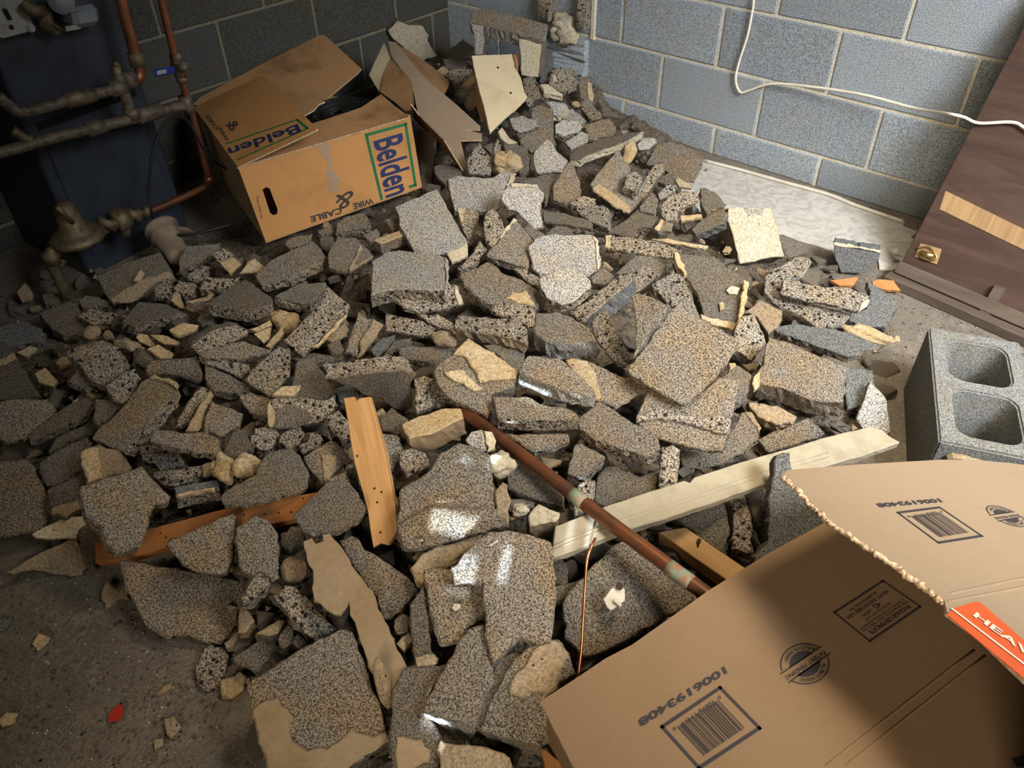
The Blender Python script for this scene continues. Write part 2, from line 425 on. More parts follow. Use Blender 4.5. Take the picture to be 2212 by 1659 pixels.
def lump(label, crop, poly, layer=1, mt='m', name='mortar_lump', cat='mortar lump', squash=.75, amp=.26, sub=4, zabs=None, group=None):
    P = px(crop, poly); c = P.mean(0); X = heap(*c) if zabs is None else atz(*c, zabs)
    vd = ray(*c); vd /= np.linalg.norm(vd)
    if zabs is None: X = X - vd * (LIFT * layer / max(.4, -vd[2]))
    d = (X - CAM) @ FWD
    q = (P - c) * d / FPX; w, V = np.linalg.eigh(np.cov(q.T)); ext = [np.abs(q @ V[:, k]).max() for k in (0, 1)]
    ax = [RIGHT * V[0, k] + DOWN * V[1, k] for k in (0, 1)]
    bm = bmesh.new(); bmesh.ops.create_icosphere(bm, subdivisions=sub, radius=1)
    vs = np.array([list(p.co) for p in bm.verts]); fs = [[p.index for p in g.verts] for g in bm.faces]; bm.free()
    ph = rng.uniform(0, 9, (6, 3)); fr = rng.normal(0, 2.6, (6, 3))
    dsp = sum(np.sin(vs @ fr[k] + ph[k, 0]) * (.6 ** (k * .5)) for k in range(6)) * amp * .5 + rng.normal(0, amp * .12, len(vs))
    fr2 = rng.normal(0, 8, (5, 3)); dsp = dsp + sum(np.sin(vs @ fr2[k] + ph[k, 1]) for k in range(5)) * amp * .11
    vs = vs * (1 + dsp)[:, None]
    third = max(ext[0] * squash, .006)
    W3 = X + vd * third * .7 + vs[:, :1] * ext[0] * ax[0] + vs[:, 1:2] * ext[1] * ax[1] + vs[:, 2:] * third * np.cross(ax[0], ax[1])
    if np.dot(np.cross(ax[0], ax[1]), np.cross(ax[0], ax[1])) < 0: fs = [q[::-1] for q in fs]
    o = link(name, W3, fs, mt, loc=X, smooth=True); tag(o, label, cat, group); return o
# ------------------------------------------------------------------ the room
XL, XR, YN, ZC = -.93, 3.6, -4.7, 2.35
def floor_mat():
    t = NT('dirty_concrete_floor', .92)
    g = t.noise(160, 4, .7); a = t.noise(6, 5, .65); b = t.noise(22, 4, .7)
    c = t.mix(t.ramp(a, (.35, 0.), (.68, 1.)), (.27, .235, .185), (.185, .16, .128))
    c = t.mix(t.ramp(b, (.55, 0.), (.75, .7)), c, (.38, .34, .28))
    c = t.mix(t.ramp(g, (.35, .55), (.6, 0.)), c, (.07, .06, .05))
    v = t.ramp(t.math('ADD', t.voro(34), t.math('MULTIPLY', t.noise(18, 2), .5)), (.32, 1.), (.40, 0.))
    c = t.mix(t.math('MULTIPLY', v, .8), c, (.045, .04, .035))
    t.col(c); t.bump(t.math('ADD', g, t.math('MULTIPLY', b, 1.2)), .8, .006); return t.m
M['floor'] = floor_mat()
v, f = box_vf((XL - .1, YN - .1, -.12), (XR - XL + .2, 0, 0), (0, -YN + .2, 0), (0, 0, .12))
tag(link('floor', v, f, 'floor'), 'dirty grey brown concrete floor strewn with grit', None, None, 'structure')
M['ceil'] = simple('dark_ceiling', (.16, .14, .11), .9)
v, f = box_vf((XL - .1, YN - .1, ZC), (XR - XL + .2, 0, 0), (0, -YN + .2, 0), (0, 0, .1))
tag(link('ceiling', v, f, 'ceil'), 'dim basement ceiling above the heap', None, None, 'structure')
M['wallplain'] = simple('dim_plain_wall', (.20, .175, .14), .9)

HB, LB = .2032, .4064
def block_wall(name, origin, du, dn, length, zs, offs, label, joint=.010, face='bw', proud=.005, umin=-9, zplain=1.3):
    """courses of hollow blocks, each a child, standing proud of a recessed mortar backing"""
    O = np.array(origin, float); du = np.array(du, float); dn = np.array(dn, float); up = np.array([0, 0, 1.])
    v, f = box_vf(O - dn * .15, du * length, dn * .15, up * ZC)
    w = link(name, v, f, 'bj', loc=O); tag(w, label, None, None, 'structure')
    cache = {}
    for z0, off in zip(zs, offs):
        u = off
        while u > 0: u -= LB
        while u < length:
            a, b = max(u + joint / 2, 0), min(u + LB - joint / 2, length)
            zl, zh = max(z0 + joint / 2, 0.0), z0 + HB - joint / 2
            if b - a > .03 and zh - zl > .02 and a > umin:
                key = (round(b - a, 4), round(zh - zl, 4))
                if key not in cache:
                    vv, ff = bbox_vf((-(b - a) / 2, 0, -(zh - zl) / 2), (b - a, 0, 0), (0, .03, 0), (0, 0, zh - zl), .004)
                    me = bpy.data.meshes.new('block'); me.from_pydata([list(q) for q in vv], [], [list(q) for q in ff]); me.materials.append(M[face]); cache[key] = me
                o = bpy.data.objects.new('block', cache[key]); COL.objects.link(o); o.parent = w
                p = du * (a + b) / 2 + up * (zl + zh) / 2 + dn * (proud + random.uniform(-.0012, .0012))
                o.location = p
                # local x along the wall, local y into the wall
                mt = Matrix.Identity(3)
                ey = -dn; ez = up; ex = np.cross(ey, ez)
                for i in range(3): mt[i][0] = ex[i]; mt[i][1] = ey[i]; mt[i][2] = ez[i]
                o.rotation_euler = mt.to_euler()
            u += LB
    return w
zA = .31
zs = [zA + k * HB for k in range(-2, 8)]
# right-hand wall: u runs from the far corner (x = XL)
s0 = 0.0 - XL
wr = block_wall('wall_right', (XL, 0, 0), (1, 0, 0), (0, -1, 0), XR - XL, zs, [s0 + .033, s0 + .188, s0, s0 + .187, s0] + [s0 + .19, s0] * 3,
                'blue grey concrete block wall with pale mortar joints, lit by daylight')
M['bwd'] = concrete('shade_dark_block_face', (.030, .032, .030), (.125, .128, .115), (1.15, .95, .65), .6, 110, -.03, .05, 200, .6)  # darker copy of the block face: the corner's shade put into the colour
M['bjd'] = concrete('shade_dark_joint_mortar', (.15, .14, .10), (.29, .27, .20), (1, .9, .7), .5, 90, -.05, .03, 130, .5)  # joint mortar darkened to carry the same corner shade
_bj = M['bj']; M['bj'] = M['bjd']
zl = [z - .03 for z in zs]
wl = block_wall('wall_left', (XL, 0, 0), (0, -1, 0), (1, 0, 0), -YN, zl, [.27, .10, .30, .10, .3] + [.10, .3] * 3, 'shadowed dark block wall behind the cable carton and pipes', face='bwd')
M['bj'] = _bj
# broken stub of the demolished partition against the right-hand wall
st = MB()
for (x0, x1, y1, z0, z1) in ((-.352, -.318, -.055, .345, .85), (-.176, -.143, -.05, .345, .85), (-.345, -.150, -.035, .10, .30)):
    k = 14; pv = []; 
    for j in range(k + 1):
        z = z0 + (z1 - z0) * j / k
        for (xx, yy) in ((x0, .0), (x0 + rng.normal(0, .003), y1 + rng.normal(0, .008)), (x1 + rng.normal(0, .003), y1 + rng.normal(0, .008)), (x1, 0.)):
            pv.append((xx, yy, z))
    fv = []
    for j in range(k):
        for q in range(3): a = j * 4 + q; fv.append((a, a + 1, a + 5, a + 4))
    fv.append((0, 3, 2, 1)); fv.append((k * 4, k * 4 + 1, k * 4 + 2, k * 4 + 3))
    st.add(pv, fv, 0 if z0 > .3 else 1)
for z0 in (.31,):
    pass
stub = st.build('trim_1', ['b', 'bw'], loc=(-.25, -.03, 0)); tag(stub, 'broken toothed stub of the demolished partition in the corner', None, None, 'structure')
for (x, z, r) in ((-.262, .335, .055), (-.235, .30, .05), (-.29, .305, .04)):
    bm = bmesh.new(); bmesh.ops.create_icosphere(bm, subdivisions=3, radius=1)
    vs = np.array([list(p.co) for p in bm.verts]); fs = [[p.index for p in g.verts] for g in bm.faces]; bm.free()
    vs = vs * (1 + sum(.13 * np.sin(vs @ rng.normal(0, 5, 3) + k) for k in range(4)) + rng.normal(0, .05, len(vs)))[:, None]
    c = link('mortar', np.array([x, -.03, z]) + vs * [r, .028, r * .8], fs, 'w', None, stub, None, True); c['label'] = 'pale mortar clot left in the stub'
# pale mortar pointing where stub meets wall
v, f = bbox_vf((-.143, -.012, .30), (.022, 0, 0), (0, .02, 0), (0, 0, .6), .004); c = link('mortar_joint', v, f, 'bj', None, stub)
# concealed rest of the room: side wall with a window, near wall with holes shaping the sun
WY0, WY1, WZ0, WZ1 = -2.9, -1.7, 1.25, 2.15
mb = MB()
for (y0, y1, z0, z1) in ((YN, WY0, 0, ZC), (WY1, 0, 0, ZC), (WY0, WY1, 0, WZ0), (WY0, WY1, WZ1, ZC)):
    mb.add(*box_vf((XR, y0, z0), (.1, 0, 0), (0, y1 - y0, 0), (0, 0, z1 - z0)))
tag(mb.build('wall_side', ['wallplain']), 'plain dim side wall with a daylight window', None, None, 'structure')
# ------------------------------------------------------------------ the rubble: every piece the photograph shows clearly
C_, L_ = chunk, lump
SH = dict(name='mortar_shard', cat='mortar shard', t=14, top='m', side='m', rough=1.2)
# --- heap below the cable carton and around it
C_('large pale slab leaning just below the right corner of the cable carton', 'd1', '1395,180 1755,30 2010,480 1990,540 1830,575 1700,595 1560,570 1510,480 1430,330', (14, 70), 42, 2, 'p', 'b',
   [('1835,585 1870,560 2010,490 2020,590 1880,655', 9, 'w')])
C_('wide pale slab with rounded corners and a porous lower edge, below the leaning slab', 'd1', '1200,640 1300,580 1430,550 1560,570 1700,570 1820,615 1832,900 1600,890 1400,885 1190,930', (0, 118), 45, 3.2, 'p', 'b',
   [('1815,610 1850,640 1860,700 1835,930 1820,930 1825,700', 4, 'p')])
C_('porous slab end with a pale mortar tip, poking out under the wide pale slab', 'd1', '1300,890 1850,840 1930,860 1975,1010 1600,1090 1480,1050', (-10, 22), 34, 1.6, 'b', 'b', [('1905,855 1935,862 1978,1010 1935,1018', 5, 'w')])
C_('oblong grey chunk lying slantwise below the cable carton hand hole', 'd1', '200,760 330,640 690,470 760,540 800,610 770,660 500,800 260,850', (26, 68), 42, 2.4, 'g')
C_('flat chunk with a tan raised edge, right of the oblong grey chunk', 'd1', '900,450 1060,450 1210,600 1120,680 1010,750 830,700 820,600', (0, 38), 36, 1.4, 'd', 'd', [('1205,600 1010,745 1000,700 1100,510 1120,540 1040,680', 6, 'n')])
C_('block corner pushed against the bottom edge of the cable carton', 'd1', '890,330 960,270 1130,230 1180,310 1195,360 890,395', (8, 62), 45, 1.6, 'g')
C_('chunk with a straight tan upper edge, left of the large leaning slab', 'd1', '1215,470 1270,440 1460,372 1495,420 1270,500', (16, 88), 40, 1.6, 'm', 'g')
C_('small porous cube beside the straight tan edged chunk', 'd1', '1125,420 1240,365 1262,440 1212,500', (0, 60), 30, 1.2, 'g')
C_('thin wedge stood on edge under the cable carton corner', 'd1', '1310,285 1390,280 1450,360 1380,405', None, 22, 1.2, 'd')
C_('stubby chunk half under the bottom edge of the cable carton', 'd1', '455,490 560,435 690,415 665,475 500,545', (0, 32), 36, 1.2, 'g')
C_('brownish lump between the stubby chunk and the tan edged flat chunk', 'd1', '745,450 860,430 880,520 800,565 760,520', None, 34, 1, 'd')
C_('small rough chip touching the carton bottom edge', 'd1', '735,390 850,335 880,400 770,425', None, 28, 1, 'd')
C_('dark slab with a thick porous front, left of the oblong grey chunk', 'd1', '-190,1000 -20,880 110,800 340,950 355,1010 150,1060 0,1040', (0, 112), 45, 2, 'd', 'b')
C_('chunk with a dark diagonal band behind the tan-edged slanting bar', 'd1', '370,940 560,840 800,825 790,900 700,1000 560,1000 440,970', (-5, 88), 42, 1.8, 'd', 'b')
C_('slanting porous bar with a crust of tan mortar along its lower edge', 'd1', '820,860 1000,1010 985,1080 700,1370 600,1450 440,1320 500,1270 760,1010', (10, 34), 40, 3.2, 'b', 'b', [('990,1080 965,1135 740,1370 690,1382 850,1225', 8, 'm')])
L_('rounded tan mortar lump left of the slanting porous bar', 'd1', '340,1160 400,1060 500,1070 560,1160 540,1260 460,1270', 1.6, 'm')
C_('uppermost of three tan mortar shards below the rounded mortar lump', 'd1', '160,1230 330,1150 345,1190 220,1250', None, layer=1.4, **SH)
C_('broad middle one of three tan mortar shards below the rounded mortar lump', 'd1', '190,1270 340,1210 320,1310 270,1345', None, layer=1.2, **SH)
C_('long lowest of three tan mortar shards below the rounded mortar lump', 'd1', '290,1370 430,1205 450,1260 330,1392', None, layer=1.5, **SH)
C_('split wedge with one tan torn flank below the wide pale slab', 'd1', '1080,1080 1160,1140 1220,1135 1100,1360 1070,1460 970,1420 1040,1200', (10, 20), 40, 2, 'g', 'b', [('1210,1135 1298,1190 1240,1290 1120,1440 1070,1472 1090,1330', 10, 'n')])
C_('dark porous bar lying under the wide pale slab', 'd1', '1320,1090 1450,1120 1640,1160 1745,1220 1730,1290 1600,1280 1310,1240', (0, 20), 40, 1.2, 'b')
C_('short porous bar end behind the dark porous bar', 'd1', '1580,1090 1760,1100 1890,1170 1880,1245 1740,1200', None, 36, .8, 'b')
C_('flat grey slab behind the long ridge with the porous top edge', 'd1', '1420,1390 1560,1372 1900,1360 1800,1490 1700,1515 1450,1470', None, 34, .6, 'd')
C_('small dim chip under the tan torn wedge', 'd1', '1180,1400 1290,1300 1400,1270 1330,1400 1240,1470', None, 30, .6, 'k')
C_('dark shadowed slab right of the small dim chip', 'd1', '1300,1440 1380,1330 1540,1295 1510,1370 1420,1385', None, 30, .5, 'd')
C_('angular brown chip below the slanting porous bar', 'd1', '800,1310 960,1165 1008,1230 990,1290 860,1345', None, 30, 1.2, 'n')
C_('cube shaped chip below the angular brown chip', 'd1', '815,1360 920,1310 965,1400 930,1440 850,1425', None, 30, 1., 'd')
# --- left part of the heap, around the long ridge
C_('long dark slab whose porous broken top edge makes a ridge', 'e2', '1190,470 1500,425 1880,395 1935,440 1930,720 1870,770 1770,720 1680,640 1500,600 1430,540 1260,480', (-16, -132), 45, 2, 'd', 'b')
C_('smooth slab lying left of the long porous ridge', 'e2', '960,310 1090,300 1190,430 1235,520 1240,590 1180,650 980,640 880,610 920,460', (-5, 14), 34, 1.8, 'd')
C_('stepped chunk with a tan left end, in front of the smooth slab', 'e2', '730,640 900,620 1180,650 1270,600 1300,700 1180,820 1030,850 860,890 720,880 750,780', (0, 24), 40, 2.4, 'b', 'b', [('700,690 730,640 765,790 742,884 712,870', 8, 'm')],
   [('780,720 930,690 1040,740 1100,800 1020,845 860,885 750,880', None, 20, 3, 'd', 'd')])
C_('flat tan shard lying on the stepped chunk', 'e2', '740,600 820,530 985,520 970,565 920,610', None, layer=3.8, **SH)
C_('chunky five sided piece left of the smooth slab', 'e2', '780,180 880,220 900,300 890,440 800,540 720,610 510,470 560,390 690,280', (-8, 18), 40, 3, 'b')
C_('porous chunk with a sloping dark back, upper left of the heap', 'e2', '60,170 200,80 430,10 540,60 530,110 300,220 100,250 50,200', (-48, -42), 42, 2.4, 'b', 'd')
C_('low rough slab in front of the chunk with the sloping dark back', 'e2', '110,250 500,140 560,170 740,220 640,270 480,300 160,290', None, 36, 1.8, 'g')
C_('small bar tucked behind the pointed rough slab', 'e2', '150,320 300,305 540,340 555,390 480,470 400,420 230,360', None, 34, 1.4, 'b', 'd')
C_('pointed rough slab below the small tucked bar', 'e2', '170,345 240,370 460,480 570,540 560,580 450,580 240,570 165,450', None, 34, 2.2, 'g')
C_('notched grey bar left of the pointed rough slab', 'e1', '1240,370 1270,320 1500,300 1670,265 1700,310 1720,400 1730,460 1680,490 1600,450 1420,420 1260,430', (0, 20), 40, 2.2, 'g')
C_('big hump of porous block near the left edge of the heap', 'e1', '560,240 690,170 870,130 1010,190 1070,280 1090,340 1060,400 930,480 880,520 770,470 700,360 620,300', (20, 62), 60, 2.2, 'b', 'b')
C_('squarish porous chunk right below the big porous hump', 'e1', '900,530 1010,440 1150,375 1180,450 1130,560 1080,680 1020,660 930,580', (8, 14), 40, 2.6, 'b')
C_('long oblong slab with a mortar capped upper end', 'e1', '1290,440 1420,470 1480,540 1450,640 1330,780 1230,880 1180,970 1060,1080 1030,1070 780,980 830,900 950,810 1100,640 1200,490', (92, 44), 45, 3.4, 'g', 'b',
   [('1275,455 1320,425 1440,460 1512,500 1490,535 1400,482', 10, 'm')])
C_('bar shaped chunk below the long oblong slab', 'e1', '1290,940 1330,890 1500,910 1770,930 1860,970 1900,1090 1830,1110 1700,1100 1560,1060 1400,1030 1280,1000', (-5, 50), 42, 3.2, 'g')
C_('leafy shaped grey tan plate standing on edge', 'e1', '1790,560 1822,600 1760,720 1730,880 1690,910 1580,910 1620,830 1720,660', (-8, 4), 16, 2.4, 'n', 'n', name='mortar_shard', cat='mortar shard')
C_('rough strip left of the leafy shaped plate', 'e1', '1720,530 1790,560 1700,680 1600,840 1500,880 1590,680', None, 36, 1.8, 'b')
C_('upright grey chunk with a broken top, right of the leafy shaped plate', 'e1', '1800,650 1880,690 1950,710 2065,760 2040,860 1980,900 1900,960 1740,900 1760,760', (16, 34), 40, 2.4, 'g')
C_('dim porous chunk below the bar shaped chunk', 'e1', '1180,1050 1280,1030 1520,1090 1580,1180 1560,1210 1360,1250 1300,1180 1210,1160', None, 38, 2, 'b')
C_('narrow bar with a tan end below the dim porous chunk', 'e1', '1290,1270 1600,1220 1720,1205 1730,1270 1640,1340 1500,1380 1390,1370', None, 36, 2.2, 'b', 'b', [('1720,1205 1830,1150 1830,1250 1735,1300', 6, 'n')])
C_('dark topped block with a mortar strip along its front edge', 'e1', '1480,1390 1855,1320 1872,1392 1800,1405 1640,1425 1500,1460', (0, 122), 45, 2.2, 'k', 'b', [('1508,1452 1620,1418 1832,1388 1832,1412 1640,1436 1520,1470', 6, 'm')])
L_('crumbled tan mortar heap beside the block with the mortar strip', 'e1', '1810,1200 1880,1120 2010,1220 2000,1330 1880,1340', 2.2, 'm')
L_('second crumbled mortar clot right of the crumbled mortar heap', 'e1', '1990,1200 2090,1110 2180,1190 2170,1290 2030,1280', 2, 'm')
C_('dark wedge above the crumbled mortar heap', 'e2', '440,880 520,930 572,1080 520,1092 602,1200 420,1170 310,1140 380,980', (14, 20), 40, 1.8, 'd', 'k', [('420,1150 520,1092 604,1200 590,1240 480,1190', 8, 'n')])
C_('leftmost of three coarse porous cobbles in the heap middle', 'e2', '560,960 600,890 760,890 810,960 720,1070 560,1020', None, 45, 1.6, 'b', 'b', rough=4)
C_('middle one of three coarse porous cobbles in the heap middle', 'e2', '800,1000 880,900 980,880 1030,940 960,1030 860,1060', None, 45, 1.4, 'b', 'b', rough=4)
C_('lowest of three coarse porous cobbles in the heap middle', 'e2', '970,1060 1060,930 1120,920 1190,1000 1090,1070 1000,1110', None, 45, 1.7, 'b', 'b', rough=4)
C_('porous piece leaning on the left side of the pale upright stick', 'e2', '1200,780 1310,730 1390,830 1410,980 1330,1000 1250,900', None, 40, 1.8, 'b', 'b')
C_('big dark porous slab above the reddish stick', 'e2', '720,1090 890,1040 970,1110 1045,1230 1040,1380 960,1440 560,1530 330,1540 295,1480 420,1370 600,1290 610,1220', (10, 32), 45, 3, 'd', 'b')
C_('diamond shaped chunk with a tan mortar stripe down its face', 'e2', '1010,1130 1240,990 1290,1000 1430,1160 1310,1230 1220,1290 1200,1360 1070,1250', (0, 24), 42, 2.2, 'g', 'b', [('1140,1080 1295,1120 1270,1250 1212,1352 1180,1335 1165,1200', 4, 'n')])
C_('dark flat block right of the top of the pale upright stick', 'e2', '1660,790 1760,710 1890,800 1840,940 1680,910', None, 38, 1, 'd')
C_('chunk wedged between the pale stick and the mortar coated block', 'e2', '1650,920 1840,960 1850,1080 1820,1200 1740,1270 1690,1100', (-4, 20), 40, 1.4, 'g')
C_('low dim slab under the long porous ridge', 'e2', '1270,560 1400,500 1490,610 1480,660 1310,660', None, 34, .6, 'k')
C_('slab fragment left of the stepped chunk', 'e2', '460,610 560,580 710,630 700,690 760,800 560,760 500,700', None, 34, 1.4, 'g')
C_('flat piece peeking out behind the five sided piece', 'e2', '900,290 1010,255 1150,250 1340,290 1150,330 960,310', None, 30, .7, 'd')
C_('mortar coated block with a smooth tan front beside the copper pipe end', 'e5', '270,60 420,-10 600,-70 770,-75 795,10 560,130 330,185', (45, 140), 55, 2.8, 'm', 's', rough=1.6)
C_('porous foot sticking out under the mortar coated block', 'e5', '250,300 330,270 470,310 500,420 320,515 250,400', (0, 20), 40, 1.6, 'b')
C_('broad dark slab with a porous step, left of the copper pipe', 'e5', '250,620 480,480 600,300 760,220 900,260 1010,320 1060,640 1080,820 1190,930 870,1000 560,1090 360,1140 270,1120 220,900 250,800', (16, 24), 45, 3, 'g', 'b',
   [('1062,640 1130,560 1172,580 1180,800 1172,930 1095,845', 9, 'n')], [('500,770 1072,785 1182,930 870,1005 380,1130 280,1112 225,930', (10, 26), 34, 14, 'g', 'b')])
C_('grey chip with a white mortar side, at the tip of the broad dark slab', 'e5', '810,200 860,130 940,105 980,130 1000,230 990,300 900,280 840,240', None, 30, 4.2, 'p', 'b', [('968,120 1040,130 1070,200 1060,270 1000,300 985,220', 6, 'w')])
L_('white mortar clot between copper pipe and broad dark slab', 'e5', '970,440 1010,330 1120,290 1225,370 1180,470 1080,500', 4, 'w', amp=.3)
C_('blocky white mortar piece at the end of the white trim board', 'e5', '1350,845 1440,740 1620,820 1580,895 1360,930', (-28, 128), 45, 3, 'w', 's', rough=1.8)
L_('white crumbs of mortar left of the blocky mortar piece', 'e5', '1215,800 1260,750 1350,770 1330,830 1240,850', 3, 'w', amp=.3)
C_('curved tan shell below the broad dark slab', 'e5', '340,1290 440,1170 580,1100 720,1070 950,1000 930,1060 800,1150 700,1230 640,1290 470,1310 440,1420 380,1400', (22, 62), 42, 1.8, 'n', 's')
C_('front slab with a deep notch, sunlit at its top right', 'e5', '1160,970 1350,1000 1540,1070 1560,1250 1592,1540 1560,1740 1540,1930 1430,1940 1280,1880 1180,1980 1050,2110 1020,2020 990,1740 965,1560 960,1425 720,1435 700,1290 800,1160 960,1020', (-24, 18), 45, 4.2, 'g', 'b')
C_('slab lying under the left of the notched front slab', 'e5', '455,1300 700,1300 960,1430 970,1740 840,1790 760,1920 600,1945 540,1740 480,1450', (-24, 6), 42, 2.6, 'g', 'p')
C_('chunk shadowed under the copper pipe, right of the white mortar clot', 'e5', '1160,450 1300,400 1640,600 1650,740 1550,740 1180,620', None, 42, 1.2, 'd')
C_('thin dark piece under the chunk by the white mortar clot', 'e5', '1190,700 1395,690 1395,780 1200,760', None, 30, .6, 'd')
C_('grooved half block at the front, ridge on its left', 'e6', '480,1070 640,780 830,470 970,430 1050,760 1060,900 960,1100 880,1310 450,1180', (12, 150), 90, 3, 'g', 'p',
   [('1190,965 1260,830 1450,600 1590,565 1695,675 1600,900 1550,1010 1430,1000 1300,1062 1190,1022', 5, 'n')],
   [('1040,1050 1230,720 1420,600 1600,560 1700,680 1750,850 1560,980 1500,1100 1575,1380 1450,1470 930,1330', (0, 150), 90, 0, 'g', 'g'),
    ('480,1150 830,560 1060,700 1420,640 1690,720 1560,1350 1430,1440 500,1200', (4, 130), 80, -22, 'd', 'b')])
C_('narrow upright bar left of the notched front slab', 'e6', '340,260 440,110 490,200 520,660 568,700 565,772 400,800 340,420', (-10, 4), 38, 2, 'd', 'd', [('382,712 540,684 566,772 400,800', 5, 'n')])
C_('long slab with a tan patch at the bottom edge of the picture', 'e6', '270,820 640,780 590,870 480,1060 450,1170 560,1300 600,1390 590,1700 190,1700 170,1350 180,1050', (-8, 10), 42, 1.4, 'd', 'd', [('220,1390 430,1420 512,1500 500,1600 300,1700 230,1700', 4, 's')])
C_('brown slab at the bottom edge of the picture under the grooved half block', 'e6', '600,1420 1000,1480 1190,1570 1210,1700 590,1700', None, 42, 1.2, 'n', 'n')
C_('large square slab with an L shaped tan mortar bed, bottom of the heap', 'f3', '520,970 580,890 860,720 980,640 1200,540 1330,470 1420,490 1490,680 1600,1000 1700,1340 1750,1420 1360,1680 700,1680 640,1480 560,1170', (52, 16), 45, 3, 'g', 'd',
   [('570,1160 690,1070 790,1060 870,1150 910,1220 890,1320 910,1420 1040,1510 1210,1490 1300,1430 1420,1310 1500,1360 1600,1390 1710,1350 1748,1420 1360,1680 700,1680 620,1450', 5, 's')])
C_('rounded bar pointing at the large square slab', 'f3', '740,190 850,100 960,130 1100,260 1300,470 1130,590 1040,520 900,380', (-20, 52), 45, 2.2, 'b', 'd', rough=3)
C_('chunk right of the broken tan strip, speckled with tan', 'e4', '1310,460 1420,420 1480,450 1530,540 1700,640 1900,780 1975,870 1930,950 1760,1130 1700,1140 1640,950 1450,700', (8, 44), 45, 2.4, 'g', 'd')
C_('dark chunk lying on the right end of the reddish stick', 'e4', '920,260 1120,60 1200,-30 1300,-60 1410,-20 1540,180 1500,270 1300,390 1210,400 1060,390 1000,370', (0, 36), 42, 4.6, 'd', 'b')
C_('flat chunk touching the left side of the pale upright stick, near its lower end', 'e2', '1210,1330 1390,1230 1460,1210 1500,1440 1420,1370 1250,1400', None, 36, 2.4, 'g')
C_('ragged chunk right of the triangular chunk', 'e4', '430,360 600,250 700,290 790,400 800,560 790,760 740,800 640,720 560,760 470,700 440,500', (18, 26), 42, 3, 'g', 'b')
C_('triangular chunk lying across the reddish stick', 'e3', '1990,230 2012,260 1980,620 1930,735 1750,740 1590,690 1410,500 1460,450', (24, 22), 42, 5, 'g', 'd', flat=.15)
C_('irregular slab lying across the left end of the reddish stick', 'e1', '690,1380 1210,1210 1310,1330 1400,1420 1460,1470 1440,1520 1335,1535 1270,1642 1250,1780 1200,1900 1010,1962 910,1870 860,1720 740,1650 690,1480', (-46, 46), 45, 5.4, 'g', 'b', flat=.1)
C_('big trapezoid slab on the floor at the lower left of the heap', 'e3', '1010,625 1500,700 2100,820 2070,950 2020,1150 1880,1340 1750,1330 1560,1260 1430,1290 1320,1220 1210,1120 1090,890', (6, 26), 42, 2.2, 'g')
C_('small porous piece right of the trapezoid slab corner', 'e4', '640,715 740,780 690,870 580,970 490,1000 480,940 560,810', None, 36, 2.2, 'b')
C_('rounded porous chunk at the lower tip of the trapezoid slab', 'f4', '1740,640 1800,600 1880,620 1945,700 1930,800 1870,920 1780,1010 1690,960 1660,800', None, 45, .8, 'b', 'b', rough=3)
C_('tan stone on the floor left of the large square slab', 'f4', '1880,910 2000,870 2050,830 2100,880 2080,990 1980,1070 1890,1040', None, 30, .6, 'm', 'm', name='mortar_shard', cat='mortar shard')
C_('wedge in the gap above the large square slab', 'f3', '400,720 720,520 732,720 640,800 600,840 420,745', (0, 24), 36, 1.2, 'd')
C_('tan topped splinter in the gap left of the rounded bar', 'f3', '600,510 800,390 850,400 790,510 650,520', (4, 60), 34, 1, 'n', 'd')
C_('smooth brown pebble at the right edge of the trapezoid slab', 'f3', '460,270 540,320 590,400 520,500 450,500', None, 30, .8, 'n', 'n')
C_('second brown pebble below the smooth brown pebble', 'f3', '330,590 440,490 490,540 440,610 350,630', None, 26, .8, 'n', 'n')
L_('mortar nub between the ragged chunk and the broken tan strip', 'e4', '840,670 900,620 1000,640 1010,760 900,820 860,760', 2, 'n')
C_('dim stone under the dark chunk on the reddish stick', 'e4', '815,400 900,340 1010,350 1020,470 910,555 830,520', None, 40, 1.6, 'd', 'd', rough=3)
C_('small dark pair stone right of the pebbles', 'f3', '790,580 880,430 930,470 900,600 830,650', None, 30, .8, 'd')
C_('small dark stone touching the rounded bar underside', 'f3', '910,600 960,510 1040,590 960,640', None, 30, .8, 'd')
# --- far left column
C_('block at the left picture edge with a tan band across it', 'e1', '-120,120 40,150 110,230 240,460 350,620 230,640 -120,640', (10, 20), 60, 2, 'd', 'd', [('-120,350 120,240 142,292 -120,415', 5, 'n')])
C_('slab with a porous rim at the left picture edge', 'e1', '-120,700 100,640 380,640 460,690 440,800 290,890 200,980 60,1010 -120,900', (0, 20), 40, 2.2, 'g')
C_('long thin shadowed slab right of the slab with the porous rim', 'e1', '240,960 460,760 600,680 830,580 800,660 740,780 500,890 260,990', None, 30, 1.4, 'd')
C_('tapered dark slab below the long thin shadowed slab', 'e1', '400,1090 480,960 820,820 855,840 780,960 560,1000 430,1100', None, 32, 1.2, 'd')
C_('coarse porous bar left of the tan and gravel lump', 'e1', '330,1190 480,1080 740,960 790,1010 690,1110 712,1240 600,1300 400,1390 330,1260', (0, 14), 42, 1.8, 'd', 'b')
C_('tan and gravel mortar lump above the irregular slab', 'e1', '690,1090 790,1045 960,1065 1050,1150 1122,1210 1050,1262 870,1312 740,1350 700,1220', None, 45, 2.4, 'n', 'n', [('690,1090 790,1045 835,1052 865,1300 742,1350 700,1220', 6, 'm')], rough=4)
C_('dim slab with a tan lower rim left of the irregular slab', 'e1', '400,1410 640,1300 720,1290 735,1350 690,1400 702,1540 560,1640 430,1620', None, 42, 1.6, 'd', 'd', [('440,1570 690,1490 705,1545 560,1640 440,1625', 4, 'n')])
